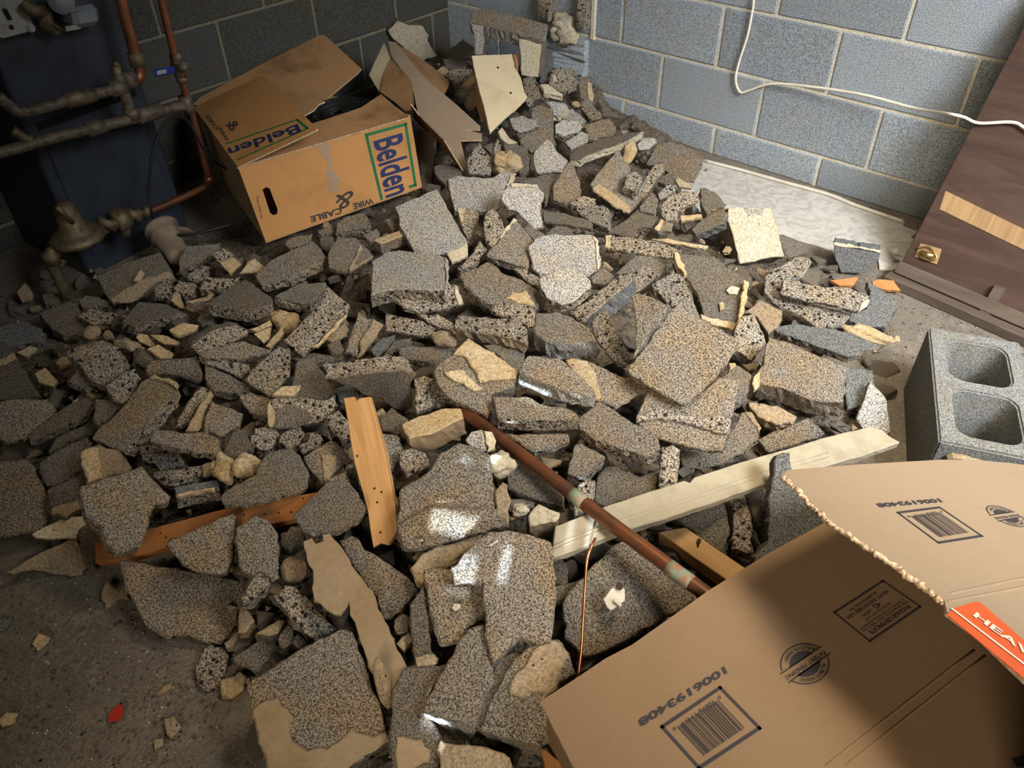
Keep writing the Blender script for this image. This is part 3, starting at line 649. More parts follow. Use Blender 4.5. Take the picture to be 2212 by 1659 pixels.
C_('big flat slab at the left picture edge near the bare floor', 'e1', '-120,1180 230,1150 290,1210 370,1380 440,1580 400,1690 350,1760 180,1770 30,1810 -120,1790', (0, 30), 42, 1.8, 'g')
C_('long brown chunk lying on the floor left of the reddish stick', 'e3', '40,740 350,560 600,450 660,460 765,680 700,760 600,770 280,710 120,750', (0, 16), 45, .8, 'n', 'd')
C_('dark stone against the left end of the reddish stick', 'e3', '660,380 740,320 860,360 890,470 820,480 800,690 750,680 680,500', None, 40, 1.2, 'd', 'd', rough=3)
C_('brown clod on the floor beside the trapezoid slab', 'e3', '870,870 910,800 970,860 1090,900 1080,950 890,1050', None, 30, .4, 'n', 'n', rough=3)
C_('brown faced chunk between the thin slab and the long oblong slab', 'e1', '810,640 1000,640 1030,690 900,840 800,830', None, 36, 1.4, 'd')
C_('shadowed flat stone left of the squarish porous chunk', 'e1', '580,480 660,380 720,390 780,500 830,560 700,540', None, 30, 1, 'd')
for (lab, pl, ly) in (('tan shard in the shade right of the tan banded block', '290,420 380,365 490,480 450,530 330,490', 1), ('dim tan shard above the shaded tan shard', '140,240 250,180 325,210 230,280', .8),
                      ('tan chip left of the big porous hump', '475,330 520,270 620,280 600,340 520,360', 1.2), ('topmost curled tan shard above the notched grey bar', '1160,110 1180,80 1260,90 1320,170 1280,190 1190,150', 1.4),
                      ('long slim tan shard above the notched grey bar', '1270,85 1430,100 1530,150 1500,180 1400,170', 1.6), ('broad tan shard just above the notched grey bar', '1250,210 1350,170 1480,250 1460,290 1370,295', 1.8)):
    C_(lab, 'e1', pl, None, layer=ly, **SH)
C_('pale tan shard below the porous slab in the upper left', 'c6', '1440,1310 1560,1250 1700,1270 1650,1330 1510,1360', None, layer=1.6, **SH)
L_('tan mortar nodule at the top right of the big porous hump', 'e1', '985,150 1040,115 1200,170 1190,230 1080,225', 1.4, 'n')
L_('square tan mortar stub behind the big porous hump', 'e1', '710,30 840,20 855,110 740,135', 1.2, 'n', amp=.12)
L_('pale rounded stub right of the square tan stub', 'e1', '875,80 920,50 975,100 940,140 890,130', 1.2, 'n', amp=.12)
L_('round dark stone right of the big porous hump', 'e1', '1140,250 1200,210 1320,290 1260,350 1160,330', 1.2, 'd', name='block_chunk', cat='concrete chunk')
C_('thick porous slab in the upper left shade', 'c6', '1045,1240 1180,1070 1420,1090 1600,1170 1300,1230 1150,1280', (8, 82), 45, 2, 'd', 'b')
C_('half block with a tan lower band, beside the furnace foot', 'c6', '820,850 1100,730 1360,650 1390,680 1510,890 1300,1000 960,1090 900,1000', (0, 20), 60, 1.6, 'd', 'd', [('950,1072 990,1010 1200,880 1440,810 1480,872 1330,902 1200,1035 1060,1082', 4, 'n')])
C_('tan chip lying on the half block by the furnace foot', 'c6', '1140,890 1200,795 1232,830 1180,892', None, 10, 2.6, 'm', 'm', name='mortar_shard', cat='mortar shard')
C_('smooth dark slab right of the clay pipe socket', 'c6', '1530,700 1600,590 1880,570 1840,680 1700,730 1530,810', None, 36, 1.2, 'd')
C_('knobbly chunk under the smooth dark slab by the clay pipe', 'c6', '1590,840 1680,780 1780,770 1770,850 1700,912 1620,890', None, 36, 1.4, 'b')
C_('rough cube below the left lower corner of the cable carton', 'c6', '1800,660 1900,610 1970,640 1992,690 1880,740', (0, 36), 34, 1.6, 'b')
C_('square tan tile shard below the rough cube', 'c6', '1870,730 2000,690 2060,750 1960,832', None, layer=2.2, **SH)
C_('folded tan shard right of the square tan tile shard', 'c6', '2040,830 2110,730 2170,700 2260,780 2200,822', None, layer=2.2, **SH)
C_('porous nugget right of the half block with the tan band', 'c6', '1315,960 1380,880 1460,900 1470,1000 1400,1060 1330,1030', None, 36, 1.6, 'b', 'b', rough=4)
C_('porous chip right of the porous nugget', 'c6', '1480,950 1530,890 1690,920 1660,1000 1560,1020', None, 36, 1.3, 'b', 'b', rough=4)
C_('long porous sliver below the square tan tile shard', 'c6', '1700,960 1760,860 1900,870 2050,860 1960,940 1860,970', None, 34, 1.3, 'b')
C_('smooth fronted block left of the dark slab with the thick porous front', 'c6', '1585,1070 1820,1008 1785,1060 1640,1085', (-4, 82), 40, 1.6, 'n', 'g')
C_('pale rounded splinter left of the smooth fronted block', 'c6', '1455,1060 1490,985 1530,1000 1575,1130 1530,1130', None, layer=1.6, **SH)
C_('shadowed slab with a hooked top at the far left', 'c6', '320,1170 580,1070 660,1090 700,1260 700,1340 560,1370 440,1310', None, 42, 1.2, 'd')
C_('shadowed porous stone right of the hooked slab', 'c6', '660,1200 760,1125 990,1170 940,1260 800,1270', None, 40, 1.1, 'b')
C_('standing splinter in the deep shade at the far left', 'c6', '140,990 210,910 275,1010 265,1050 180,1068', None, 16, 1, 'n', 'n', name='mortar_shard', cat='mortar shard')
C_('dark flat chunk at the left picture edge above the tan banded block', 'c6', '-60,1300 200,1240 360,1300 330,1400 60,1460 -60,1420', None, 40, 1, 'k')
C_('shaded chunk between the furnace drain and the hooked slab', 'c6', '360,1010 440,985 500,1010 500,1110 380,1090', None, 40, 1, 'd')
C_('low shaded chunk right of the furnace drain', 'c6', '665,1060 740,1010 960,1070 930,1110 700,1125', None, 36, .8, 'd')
# --- upper middle of the heap
C_('broken upright slab with a white mortar tip at its upper right', 'd2', '270,420 340,390 480,400 640,410 740,360 850,370 830,430 760,490 720,600 690,680 540,700 440,670 330,700 290,560', (-34, 20), 40, 2, 'p', 'n', [('852,368 822,450 772,486 762,470 800,392', 8, 'w')])
C_('speckled pale slab with a white upper rim, right of the broken upright slab', 'd2', '730,530 800,460 1030,470 1085,540 1060,650 1080,830 1000,850 940,780 850,690 780,680 720,590', (0, 14), 38, 3, 'p', 'b', [('800,455 1035,468 1000,488 810,494', 4, 'w')])
C_('small half tan chip right of the large leaning slab', 'd2', '345,670 410,680 470,660 535,720 480,850 430,930 390,840', None, 34, 2, 'b', 'b', [('345,670 415,680 402,760 392,802', 5, 'm')])
C_('oval porous piece left of the triangular pale slab', 'd2', '570,800 600,700 650,670 700,720 745,830 700,930 640,1000 590,950', None, 40, 3, 'b', 'd')
C_('triangular pale slab with a chalky upper edge', 'd2', '830,750 880,800 910,840 990,940 970,1000 960,1140 930,1180 610,1080 600,1060 690,970 740,880', (0, 68), 42, 2.2, 'g', 'b', [('830,750 850,765 720,920 705,915', 3, 'w')])
C_('pale block face with drag stripes and a chalky right edge', 'd2', '950,990 1010,930 1180,885 1260,900 1500,900 1545,940 1560,1180 1460,1260 1240,1200 1050,1245 995,1190', (8, 24), 50, 2.4, 'p', 'p', [('1510,902 1545,940 1562,1180 1544,1190 1530,962', 4, 'w')])
C_('six sided chunk dusted with tan, in front of the striped block face', 'd2', '1040,1290 1060,1250 1300,1165 1400,1220 1480,1280 1490,1340 1340,1470 1230,1490 1110,1430', (4, 74), 50, 3.8, 'p', 'b')
C_('broad slab with a torn mortar patch on its right end', 'd2', '370,1230 600,1125 690,1170 730,1220 900,1280 1080,1400 1105,1440 1010,1530 900,1480 640,1490 480,1400 400,1310', (-18, 76), 45, 2.6, 'g', 'b', [('765,1440 820,1380 900,1390 940,1365 970,1440 1012,1502 900,1482', 4, 'm')])
C_('short porous bar in front of the torn mortar patch', 'd5', '640,290 690,200 960,235 1015,290 1000,420 960,430 900,380', (0, 26), 38, 3.6, 'b')
C_('long porous bar with a brown underside and a sunlit tip', 'd5', '315,420 350,320 880,355 945,440 930,560 690,490', (14, 84), 42, 3.4, 'b', 'n')
L_('brown mortar bit at the left of the long porous bar', 'd5', '150,490 200,445 350,520 300,580 180,575', 2, 'n', amp=.12)
C_('brown topped block with a sunlit front edge', 'd5', '1015,300 1190,285 1330,330 1500,440 1540,540 1330,556 1100,545 1010,480', (18, 140), 60, 2.6, 'g', 'p')
C_('porous beam with a dark curved flank', 'd2', '1300,1560 1480,1430 1760,1220 1830,1215 1840,1290 1600,1480 1430,1650 1390,1640', (72, 128), 60, 2.8, 'b', 'k')
C_('leaning oval bar left of the big tilted plate', 'd5', '1500,380 1560,290 1620,280 1660,330 1720,460 1830,650 1790,750 1720,750 1600,600 1540,520', (-10, 10), 42, 2.8, 'b', 'd')
C_('big tilted square plate with a raised wing on its left', 'd6', '640,240 860,360 1020,440 1180,520 1130,640 980,840 840,990 705,1085 380,920 220,790 240,740 400,560 560,300', (-2, 26), 42, 5.8, 'g', 'b', (),
   [('250,150 310,130 400,160 580,245 440,430 270,680 285,400', (64, 40), 40, 6, 'g', 'd')])
C_('slab under the big tilted plate with a porous band across it', 'd6', '400,940 700,1085 1000,850 1180,860 1120,1150 1030,1480 850,1470 470,1370 290,1240 310,1150', (0, 22), 45, 3, 'g', 'b', (), [('300,1170 470,1110 800,1180 1110,1180 1070,1330 760,1250 480,1200 290,1240', None, 18, 8, 'b', 'b')])
C_('rough chunk behind the slab with the porous band', 'd6', '990,870 1160,740 1290,840 1240,1000 1150,1062 1060,1000', None, 45, 1, 'd')
C_('big rounded block with a tan dusted top, right of the tilted plate', 'd6', '1430,500 1560,540 1800,640 2090,760 2080,850 2065,1060 1780,1040 1600,960 1330,900 1310,820 1380,740 1400,570', (-22, 132), 75, 3.2, 'g', 'g', [('1312,822 1350,805 1352,880 1300,960 1282,900', 6, 'm')])
C_('slate coloured slab behind the big rounded block', 'd4', '60,1285 300,1262 560,1300 760,1350 1010,1450 720,1545 400,1430 110,1330', (-4, 62), 42, 2.6, 'k', 'b')
C_('C shaped rim of a block core, pale and speckled', 'd4', '0,860 80,790 290,680 390,715 330,830 160,890 130,1000 330,1060 470,1110 640,1140 730,1190 680,1230 570,1290 480,1300 300,1190 60,1070 0,1000', (4, 30), 45, 2.2, 'b', 'p')
C_('coarse porous bar with a white tip lying across the C shaped rim', 'd4', '150,890 230,880 420,930 520,950 700,950 890,1020 880,1080 800,1155 640,1120 430,1070 200,1030 130,1000', (0, 16), 42, 3.6, 'b', 'k', [('800,1155 822,1090 886,1050 880,1100', 5, 'w')])
C_('smooth slate piece beside the bare floor, right of the white tipped bar', 'd4', '870,900 1000,960 1140,1080 1090,1170 1030,1290 900,1290 720,1240 740,1170 870,1130 900,1010', None, 40, 1.2, 'k', 'k')
C_('blue grey block piece on the white vinyl, pale line across it', 'd4', '590,590 985,660 970,720 850,830 650,830 600,720', (4, -78), 60, 1.6, 'k', 'k', [('588,574 985,645 985,662 590,592', 3, 'w')])
L_('crumbly tan stone between slate slab and smooth slate piece', 'd4', '690,1300 760,1285 1030,1330 1040,1420 900,1400', 1.2, 'm', amp=.3)
L_('dark nugget on the bare floor right of the crumbly tan stone', 'd4', '1045,1330 1070,1290 1110,1320 1095,1400 1055,1390', .4, 'd', name='block_chunk', cat='concrete chunk')
C_('big pale mortar faced block beside the white vinyl', 'd3', '1080,670 1140,655 1240,670 1390,668 1450,660 1500,830 1560,1080 1180,1145 1120,900 1070,760', (-88, 40), 90, 2.8, 'w', 'g', [('1205,672 1400,668 1372,735 1250,742', 1.5, 'p')],
   [('760,850 850,760 1030,670 1075,720 1030,800 920,850 860,880 800,900', (40, 50), 40, -20, 'g', 'k')])
C_('open half block with a pale rim and a tan bar at its left', 'd3', '640,1060 960,1080 1060,1170 1240,1290 1200,1500 1140,1720 880,1640 820,1400 700,1230', (-6, 16), 40, 1.8, 'd', 'b',
   [('1212,1280 1256,1300 1240,1430 1172,1720 1132,1720 1188,1450', 22, 'm'), ('842,1570 1140,1650 1132,1722 850,1612', 16, 'm'), ('615,1040 650,1045 726,1230 700,1246 650,1170', 22, 'm'),
    ('1060,1370 1110,1330 1178,1350 1150,1410 1090,1400', 10, 'w'), ('1000,1480 1040,1470 1055,1530 1010,1545', 10, 'm')])
C_('porous piece with a tan left flank, in front of the open half block', 'd3', '420,1320 610,1200 690,1250 760,1380 840,1600 700,1540 560,1480', (-36, 34), 42, 3.6, 'b', 'n')
C_('long thin porous bar with a tan left end', 'd3', '70,905 300,930 560,980 690,1030 620,1100 420,1080 200,1040 70,1020', (0, 18), 40, 2.6, 'b', 'd', [('30,902 82,902 72,1012 26,1000', 7, 'm')])
C_('thin tan mortar strip behind the long thin porous bar', 'd3', '420,930 560,925 910,990 880,1015 560,960', None, 14, 2, 'm', 'm', name='mortar_shard', cat='mortar shard')
C_('big tilted slab with a crust of mortar on its lower edge', 'd2', '1480,470 1620,280 1730,160 1760,240 1830,330 1760,460 1880,540 1980,540 1830,700 1700,610 1540,520', (-10, 26), 42, 2.6, 'g', 'd', [('1500,490 1560,450 1822,650 1832,700 1810,712 1650,622 1540,540', 8, 'm')])
C_('long slab with a white edge pointing at the wall', 'd2', '1310,205 1420,130 1650,60 1930,12 1760,110 1590,170 1440,225 1400,260 1310,250', (0, 62), 40, 2.8, 'd', 'w')
C_('rounded chunk left of the long white edged slab', 'd2', '1000,220 1040,150 1120,80 1160,120 1200,190 1290,260 1250,360 1030,370 1000,300', (0, 14), 42, 2.6, 'p', 'b')
C_('pointed upright chunk below the long white edged slab', 'd2', '1290,270 1345,300 1390,430 1405,540 1270,630 1170,600 1160,480 1240,370', (-18, 8), 40, 2.8, 'g', 'b')
C_('dim slab behind the speckled pale slab', 'd2', '830,440 1110,380 1190,430 1150,500 1100,600 1070,520 950,460', None, 36, 1.2, 'd')
C_('triangular porous chunk at the foot of the crumpled board', 'd2', '440,240 540,110 600,200 660,270 630,390 460,380 430,280', (-12, 12), 40, 2.4, 'b', 'd')
L_('brown knobbly mortar piece right of the triangular porous chunk', 'd2', '700,270 740,240 800,185 830,230 850,370 740,360 690,330', 2.6, 'm', amp=.3)
C_('dull grey slab behind the brown knobbly mortar', 'd2', '730,100 940,150 975,230 960,330 880,370 840,330 830,220 760,200', None, 38, 1.8, 'd', 'b')
C_('thin upright sliver above the dull grey slab', 'd2', '660,150 690,70 730,130 700,250 660,250', None, 28, 2, 'b')
C_('tall smooth slab leaning in the upper heap', 'c3', '1460,920 1500,895 1640,930 1640,1150 1660,1240 1440,1290 1350,1200 1360,1120 1450,1080', (-10, 14), 40, 2.2, 'g')
C_('rounded pale chunk lying on the tall smooth slab', 'c3', '1270,1010 1370,985 1500,1030 1520,1070 1440,1110 1370,1135 1290,1080', None, 36, 3, 'p', 'b', rough=3)
C_('pale blue grey chunk right of the tall smooth slab', 'c3', '1650,1060 1720,1020 1850,1030 1890,1080 1850,1130 1730,1160 1660,1130', None, 36, 2.2, 'p', 'b')
C_('porous stub below the pale blue grey chunk', 'c3', '1740,1210 1880,1120 1935,1140 1935,1200 1790,1280', (0, 24), 36, 2.6, 'p', 'b')
C_('grey bar beside the wall foot, behind the long white edged slab', 'c3', '1890,1070 2120,1005 2180,1090 2150,1140 1950,1190 1930,1130', (0, 20), 38, 1.6, 'g', 'b')
C_('dark backed porous piece against the wall', 'c3', '1870,870 1930,840 2060,980 2030,1010 1950,1020 1880,930', None, 36, 1.8, 'b', 'd')
C_('small brown sided chip left of the dark backed porous piece', 'c3', '1700,990 1800,920 1830,950 1920,1030 1880,1060 1750,1020', None, 32, 1.6, 'p', 'n')
C_('rough topped chunk below the broken partition stub', 'c3', '1620,600 1700,570 1840,600 1840,760 1790,770 1730,800 1600,720', (0, 20), 45, 2.2, 'b', 'b', [('1625,640 1660,640 1675,680 1630,700', 6, 'w')])
C_('pale mortar stick below the rough topped chunk', 'c3', '1530,720 1600,715 1720,800 1715,820 1560,790', (0, 40), 30, 2.6, 'w', 'w', name='mortar_shard', cat='mortar shard')
C_('porous chunk at the right edge of the broken tan hardboard', 'c3', '1380,670 1460,650 1520,720 1530,830 1480,850 1440,920 1400,870', None, 40, 2, 'b', 'k')
C_('dark bottle shaped web between the whole block and the partition stub', 'c3', '1530,430 1570,400 1640,430 1640,560 1600,620 1590,690 1520,690 1540,560', None, 36, 2.6, 'k', 'k')
C_('upright piece with a tan side, leaning on the wall corner', 'c3', '1860,660 1950,640 1985,800 1980,870 1940,880 1870,840', (-8, 6), 36, 2, 'g', 'b', [('1930,700 1962,700 1987,810 1977,880 1942,850', 4, 'm')])
C_('white crusted chunk under the pale mortar stick', 'c3', '1580,860 1740,880 1770,920 1700,990 1640,980', None, 34, 2, 'p', 'w')
L_('pale pebble right of the white crusted chunk', 'c3', '1800,880 1840,860 1870,890 1840,910 1810,905', 2.2, 'm')
C_('dark chunk under the lower left of the broken tan hardboard', 'c3', '810,790 880,700 960,620 985,760 900,820 840,830', None, 40, 1.8, 'b', 'b', [('860,720 960,640 972,700 900,740', 5, 'm')])
C_('shadowed porous chunk behind the crumpled board tip', 'c3', '740,610 800,580 950,590 890,650 800,730 750,680', None, 38, 1.8, 'b')
C_('dark angular chunk against the back wall, left of the whole block', 'c3', '720,470 870,330 965,400 940,480', (0, 16), 40, 1.6, 'd', 'b')
C_('shadowed bar below the dark angular chunk', 'c3', '700,500 880,488 900,570 720,580', None, 36, 1.4, 'd')
C_('tan stub beside the crumpled board, against the back', 'c3', '640,600 700,555 742,590 730,660 680,640', None, 26, 1.8, 'm', 'm', name='mortar_shard', cat='mortar shard')
L_('tan mortar lump left of the broken tan hardboard', 'c3', '890,850 930,790 985,780 985,910 920,930', 2, 'n')
C_('pale mortar faced chunk topping the heap behind the crumpled board', 'c3', '230,260 310,180 400,215 520,220 580,300 570,350 650,480 560,500 520,520 440,470 280,340', (-24, -34), 50, 3, 'w', 'b')
C_('big tilted board of block beside the cable carton right end', 'c3', '460,1110 620,1120 640,1200 600,1530 530,1640 510,1500', None, 40, .8, 'd', 'd')
C_('stone shadowed under the crumpled board', 'c3', '620,1420 700,1390 850,1440 870,1500 700,1560 640,1500', None, 40, .8, 'd')
C_('small pale bits under the tip of the tan hardboard', 'c3', '1165,1120 1200,1085 1270,1180 1330,1210 1260,1230 1190,1180', None, 22, 2.2, 'w', 'w', name='mortar_shard', cat='mortar shard')
C_('grey slab with a porous crest against the wall foot', 'd3', '380,290 470,130 580,95 700,130 860,220 860,300 780,440 620,420 480,300', (8, 14), 42, 1.8, 'g', 'b')
C_('short porous block lying on the slab with the mortar crust', 'd3', '180,490 200,390 290,350 345,400 340,430 290,525', None, 38, 4, 'b')
C_('slanting porous strip right of the short porous block', 'd3', '300,540 430,320 500,270 540,330 420,500 340,590', None, 36, 3, 'b', 'd')
C_('small dark piece right of the slanting porous strip', 'd3', '470,440 560,370 625,385 610,430 540,475', None, 30, 2, 'd')
C_('porous crescent below the slab with the porous crest', 'd3', '500,660 560,570 700,520 810,530 835,590 760,640 670,680 640,760 560,790 520,740', (0, 10), 42, 2.4, 'b', 'b')
C_('porous strip above the porous crescent', 'd3', '480,540 560,460 650,480 600,540 500,600', None, 34, 2, 'b')
C_('grey wedge left of the porous crescent', 'd3', '320,660 430,530 480,590 450,720 330,700', None, 36, 2, 'g')
C_('dark plate with a tan edge, right of the porous crescent', 'd3', '840,500 880,490 1000,560 1050,660 930,670 900,720 840,600', None, 36, 1.8, 'd', 'n')
L_('tan mortar knob under the white edged slab tip', 'd3', '170,210 200,160 290,130 300,200 230,305', 3, 'm')
C_('smooth cobble beside the white edged slab tip', 'd3', '300,130 340,70 440,60 475,110 400,170 320,170', None, 40, 2.2, 'p', 'd', rough=3)
C_('dim flat slab above the long thin porous bar', 'd3', '50,880 300,690 480,740 420,830 300,850 260,920', None, 36, 1.6, 'd')
C_('little cube with a tan side above the thin tan mortar strip', 'd3', '450,850 500,760 610,800 590,860 490,870', (0, 30), 30, 1.8, 'g', 'd', [('450,850 500,760 528,772 478,858', 3, 'm')])
C_('tan mortar stick below the porous crescent', 'd3', '670,730 850,720 860,745 680,780', None, layer=1.8, **SH)
C_('tan splinter at the foot of the slab with the porous crest', 'd3', '625,430 650,405 770,480 760,500 660,490', None, layer=2, **SH)
C_('straight porous bar behind the striped block face', 'd2', '1080,700 1250,710 1470,770 1500,800 1495,850 1080,780', (0, 28), 38, 1.6, 'd', 'b')
C_('porous chunk right of the straight porous bar', 'd2', '1350,660 1580,640 1640,680 1630,830 1510,800 1400,730', None, 38, 1.4, 'b')
C_('dim mound of block behind the striped block face', 'd2', '1090,890 1190,820 1290,830 1350,890 1240,915', None, 36, 1, 'd')
C_('dark wedge left of the striped block face', 'd2', '910,840 960,790 1080,880 1060,930 1000,945', None, 34, 1.8, 'd')
C_('small porous bar under the pointed upright chunk', 'd2', '1300,620 1400,560 1530,590 1530,640 1400,670', None, 34, 1.6, 'b')
C_('shaded porous chunk left of the triangular pale slab', 'd2', '350,1180 480,1050 540,940 610,1030 500,1140 370,1210', None, 38, 1.2, 'b')
C_('shaded porous stub under the triangular pale slab', 'd2', '830,1190 860,1170 1040,1260 1030,1340 960,1310', None, 36, 1.4, 'b')
C_('brown smooth bit behind the porous beam', 'd2', '1480,1260 1590,1180 1690,1250 1600,1330 1500,1310', None, 38, 1.6, 'd')
C_('wide dim slab under the long thin porous bar', 'd2', '1690,1230 1880,1070 2000,1080 2145,1130 2060,1250 1940,1240', None, 38, 1.4, 'd')
C_('rough chunk between the porous beam and the tan flanked piece', 'd2', '1840,1230 1920,1160 2000,1170 2040,1260 1980,1320 1880,1390 1840,1350', None, 40, 2.6, 'b')
# --- middle right of the heap
C_('tan coated lump of block with a torn tan front, centre of the heap', 'd5', '150,800 180,740 310,650 440,510 620,620 860,790 830,930 640,990 620,1150 600,1200 430,1090 300,1040 170,900', (18, 76), 75, 3.2, 'g', 'b',
   [('310,650 440,510 620,620 860,790 850,850 600,880 540,890 490,780 400,660', 8, 'm'), ('230,800 370,780 500,890 590,940 480,960 250,830', 7, 'm')])
C_('block with a bright sunlit porous front, right of the tan coated lump', 'd5', '880,800 950,660 1200,680 1350,790 1500,930 1520,1000 1250,960 1000,870', (-10, 112), 48, 4, 'g', 'p')
C_('chunk with a ridge of tan mortar, below the leaning oval bar', 'd5', '1280,700 1380,680 1500,720 1700,820 1970,940 1700,1115 1540,1040 1450,900 1340,800', (-6, 18), 42, 2.6, 'g', 'b', [('1270,700 1330,680 1450,700 1530,820 1570,1000 1602,1042 1530,1040 1420,880 1330,800', 12, 'm')])
C_('half oval block with a sunlit porous lip, above the copper pipe', 'd5', '650,1010 940,1010 1130,1090 1330,1130 1380,1200 1080,1215 690,1195', (0, 102), 48, 3.4, 'g', 'b')
C_('long rectangular slab right of the half oval block', 'd5', '1380,1200 1550,1050 1680,1120 1850,1240 2060,1360 2085,1450 1950,1530 1700,1440 1520,1380 1390,1290', (8, 96), 50, 3.2, 'g', 'b')
C_('grey slab under the half oval block, beside the copper pipe', 'd5', '750,1330 1290,1330 1300,1390 1180,1450 1000,1490 900,1430', (0, 36), 40, 1.6, 'g', 'b')
C_('dim slab left of the brown topped block', 'd5', '570,570 760,580 930,600 920,760 840,800 700,660', None, 38, 1, 'd')
C_('round shouldered chunk above the mortar coated block', 'd5', '-20,860 70,830 140,860 200,970 310,1060 200,1110 0,1160', (0, 14), 48, 2, 'b', 'b', rough=3)
C_('coarse slab under the slab with the porous band', 'd6', '1190,1150 1280,1140 1360,1280 1340,1360 1180,1500 1000,1600 700,1640 650,1480 1030,1480', None, 42, 1.2, 'd', 'b', [('1225,1140 1285,1150 1362,1280 1345,1350 1320,1270 1240,1170', 3, 'n')])
C_('flat block beside the upper end of the white trim board', 'd6', '1330,1380 1760,1190 1900,1320 1850,1360 1600,1440 1430,1490', None, 40, 1.6, 'g')
C_('brown crusted slab under the big rounded block', 'd6', '1250,1060 1500,1090 1660,1180 1640,1220 1480,1250 1330,1180', None, 36, 1, 'n', 'n')
C_('dark porous chunk behind the big rounded block', 'd6', '1190,330 1300,310 1390,490 1400,560 1280,700 1150,620 1130,470', None, 42, 1.2, 'b', 'd')
C_('brown block under the C shaped rim', 'd6', '1220,300 1350,190 1540,280 1530,370 1420,480 1320,330', None, 42, 1.4, 'n', 'd')
C_('dark block end right of the big rounded block', 'px', '1822,790 1885,800 1892,872 1830,885', None, 45, 1, 'k')
C_('pale upright chunk at the tip of the white trim board', 'px', '1850,905 1880,822 1912,856 1925,935 1880,942', None, 40, 1.6, 'p', 'p')
C_('narrow upright bar touching the white trim board', 'e7', '910,260 1000,240 1055,280 1030,570 950,620 880,600 900,400', (-12, 4), 38, 3, 'b', 'd')
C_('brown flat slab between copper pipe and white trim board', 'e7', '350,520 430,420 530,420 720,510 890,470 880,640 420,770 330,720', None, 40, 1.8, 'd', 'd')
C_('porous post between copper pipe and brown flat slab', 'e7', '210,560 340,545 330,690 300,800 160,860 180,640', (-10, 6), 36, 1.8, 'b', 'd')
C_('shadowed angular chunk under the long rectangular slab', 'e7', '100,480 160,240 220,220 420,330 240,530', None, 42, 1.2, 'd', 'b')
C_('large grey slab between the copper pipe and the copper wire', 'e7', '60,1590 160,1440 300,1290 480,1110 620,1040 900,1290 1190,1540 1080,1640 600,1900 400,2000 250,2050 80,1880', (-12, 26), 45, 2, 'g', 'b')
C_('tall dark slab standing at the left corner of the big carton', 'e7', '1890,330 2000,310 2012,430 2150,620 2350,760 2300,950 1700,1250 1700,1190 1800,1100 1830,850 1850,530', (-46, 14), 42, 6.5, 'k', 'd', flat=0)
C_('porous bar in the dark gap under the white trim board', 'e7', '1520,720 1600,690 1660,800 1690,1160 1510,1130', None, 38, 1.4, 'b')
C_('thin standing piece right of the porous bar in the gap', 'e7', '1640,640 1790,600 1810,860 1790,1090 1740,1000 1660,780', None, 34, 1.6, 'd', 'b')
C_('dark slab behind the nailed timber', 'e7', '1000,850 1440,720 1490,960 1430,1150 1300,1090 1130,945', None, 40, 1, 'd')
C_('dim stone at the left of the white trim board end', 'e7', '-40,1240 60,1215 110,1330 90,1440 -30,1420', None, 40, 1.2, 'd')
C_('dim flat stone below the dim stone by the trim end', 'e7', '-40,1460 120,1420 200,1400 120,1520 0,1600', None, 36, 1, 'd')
C_('small splinter stones left of the notched front slab', 'e6', '200,390 280,340 335,380 320,500 230,520', None, 36, 1.6, 'd', 'd', rough=3)
C_('brown stone left of the narrow upright bar foot', 'e6', '220,600 330,500 355,580 290,660', None, 34, 1.6, 'n', 'n', rough=3)
# whole hollow block lying on its side at the top of the heap
C_('whole hollow block lying on its side on top of the heap, dusted tan', 'c3', '945,95 1050,60 1590,205 1540,340 930,185', (4, 100), 90, 0, 'g', 'p', (),
   [('930,190 1040,215 1050,330 1035,470 975,470 965,300', (60, -28), 90, -22, 'p', 'd'), ('1345,330 1535,380 1520,570 1510,660 1365,640', (60, -34), 90, 6, 'w', 'g')], name='hollow_block', cat='concrete block', zabs=.405)
# ------------------------------------------------------------------ cartons
def quad3(pts, X, n): return [onplane(u, v, X, n) for u, v in pts]
def sheet(name, pts3, n, t, mt, parent, edge=None, label=None):
    """a thin flat panel with thickness"""
    pts3 = np.asarray(pts3); n = np.asarray(n) / np.linalg.norm(n); k = len(pts3)
    a, b, _ = frame(n); o = pts3.mean(0); p = np.c_[(pts3 - o) @ a, (pts3 - o) @ b]
    if poly_area(p) < 0: pts3 = pts3[::-1]
    v = list(pts3) + list(pts3 - n * t)
    f = [list(range(k)), list(range(2 * k - 1, k - 1, -1))] + [[i, k + i, k + (i + 1) % k, (i + 1) % k] for i in range(k)]
    o = link(name, v, f, [mt, edge or mt], [0, 0] + [1] * k, parent)
    if label: o['label'] = label
    return o
def text_mesh(s, bold=0.):
    cu = bpy.data.curves.new('lettering', 'FONT'); cu.body = s; cu.offset = bold; cu.resolution_u = 3
    o = bpy.data.objects.new('lettering', cu); COL.objects.link(o)
    dg = bpy.context.evaluated_depsgraph_get(); me = bpy.data.meshes.new_from_object(o.evaluated_get(dg))
    v = np.array([list(p.co) for p in me.vertices]); f = [list(p.vertices) for p in me.polygons]
    bpy.data.objects.remove(o); bpy.data.curves.remove(cu); bpy.data.meshes.remove(me)
    return v, f
def print_on(name, s, o3, x3, y3, n, mt, parent, bold=0., rise=.0008):
    """lettering fitted in the parallelogram o3 (start of base line), x3 (end of base line), y3 (top of start)"""
    v, f = text_mesh(s, bold); lo = v.min(0); hi = v.max(0)
    u = (v - lo) / (hi - lo + 1e-9); o3, x3, y3 = map(np.asarray, (o3, x3, y3))
    w = o3 + np.outer(u[:, 0], x3 - o3) + np.outer(u[:, 1], y3 - o3) + np.asarray(n) * rise
    ob = link(name, w, f, mt, None, parent); return ob
def strip_on(pts3, n, rise=.0007): return [np.asarray(p) + np.asarray(n) * rise for p in pts3]
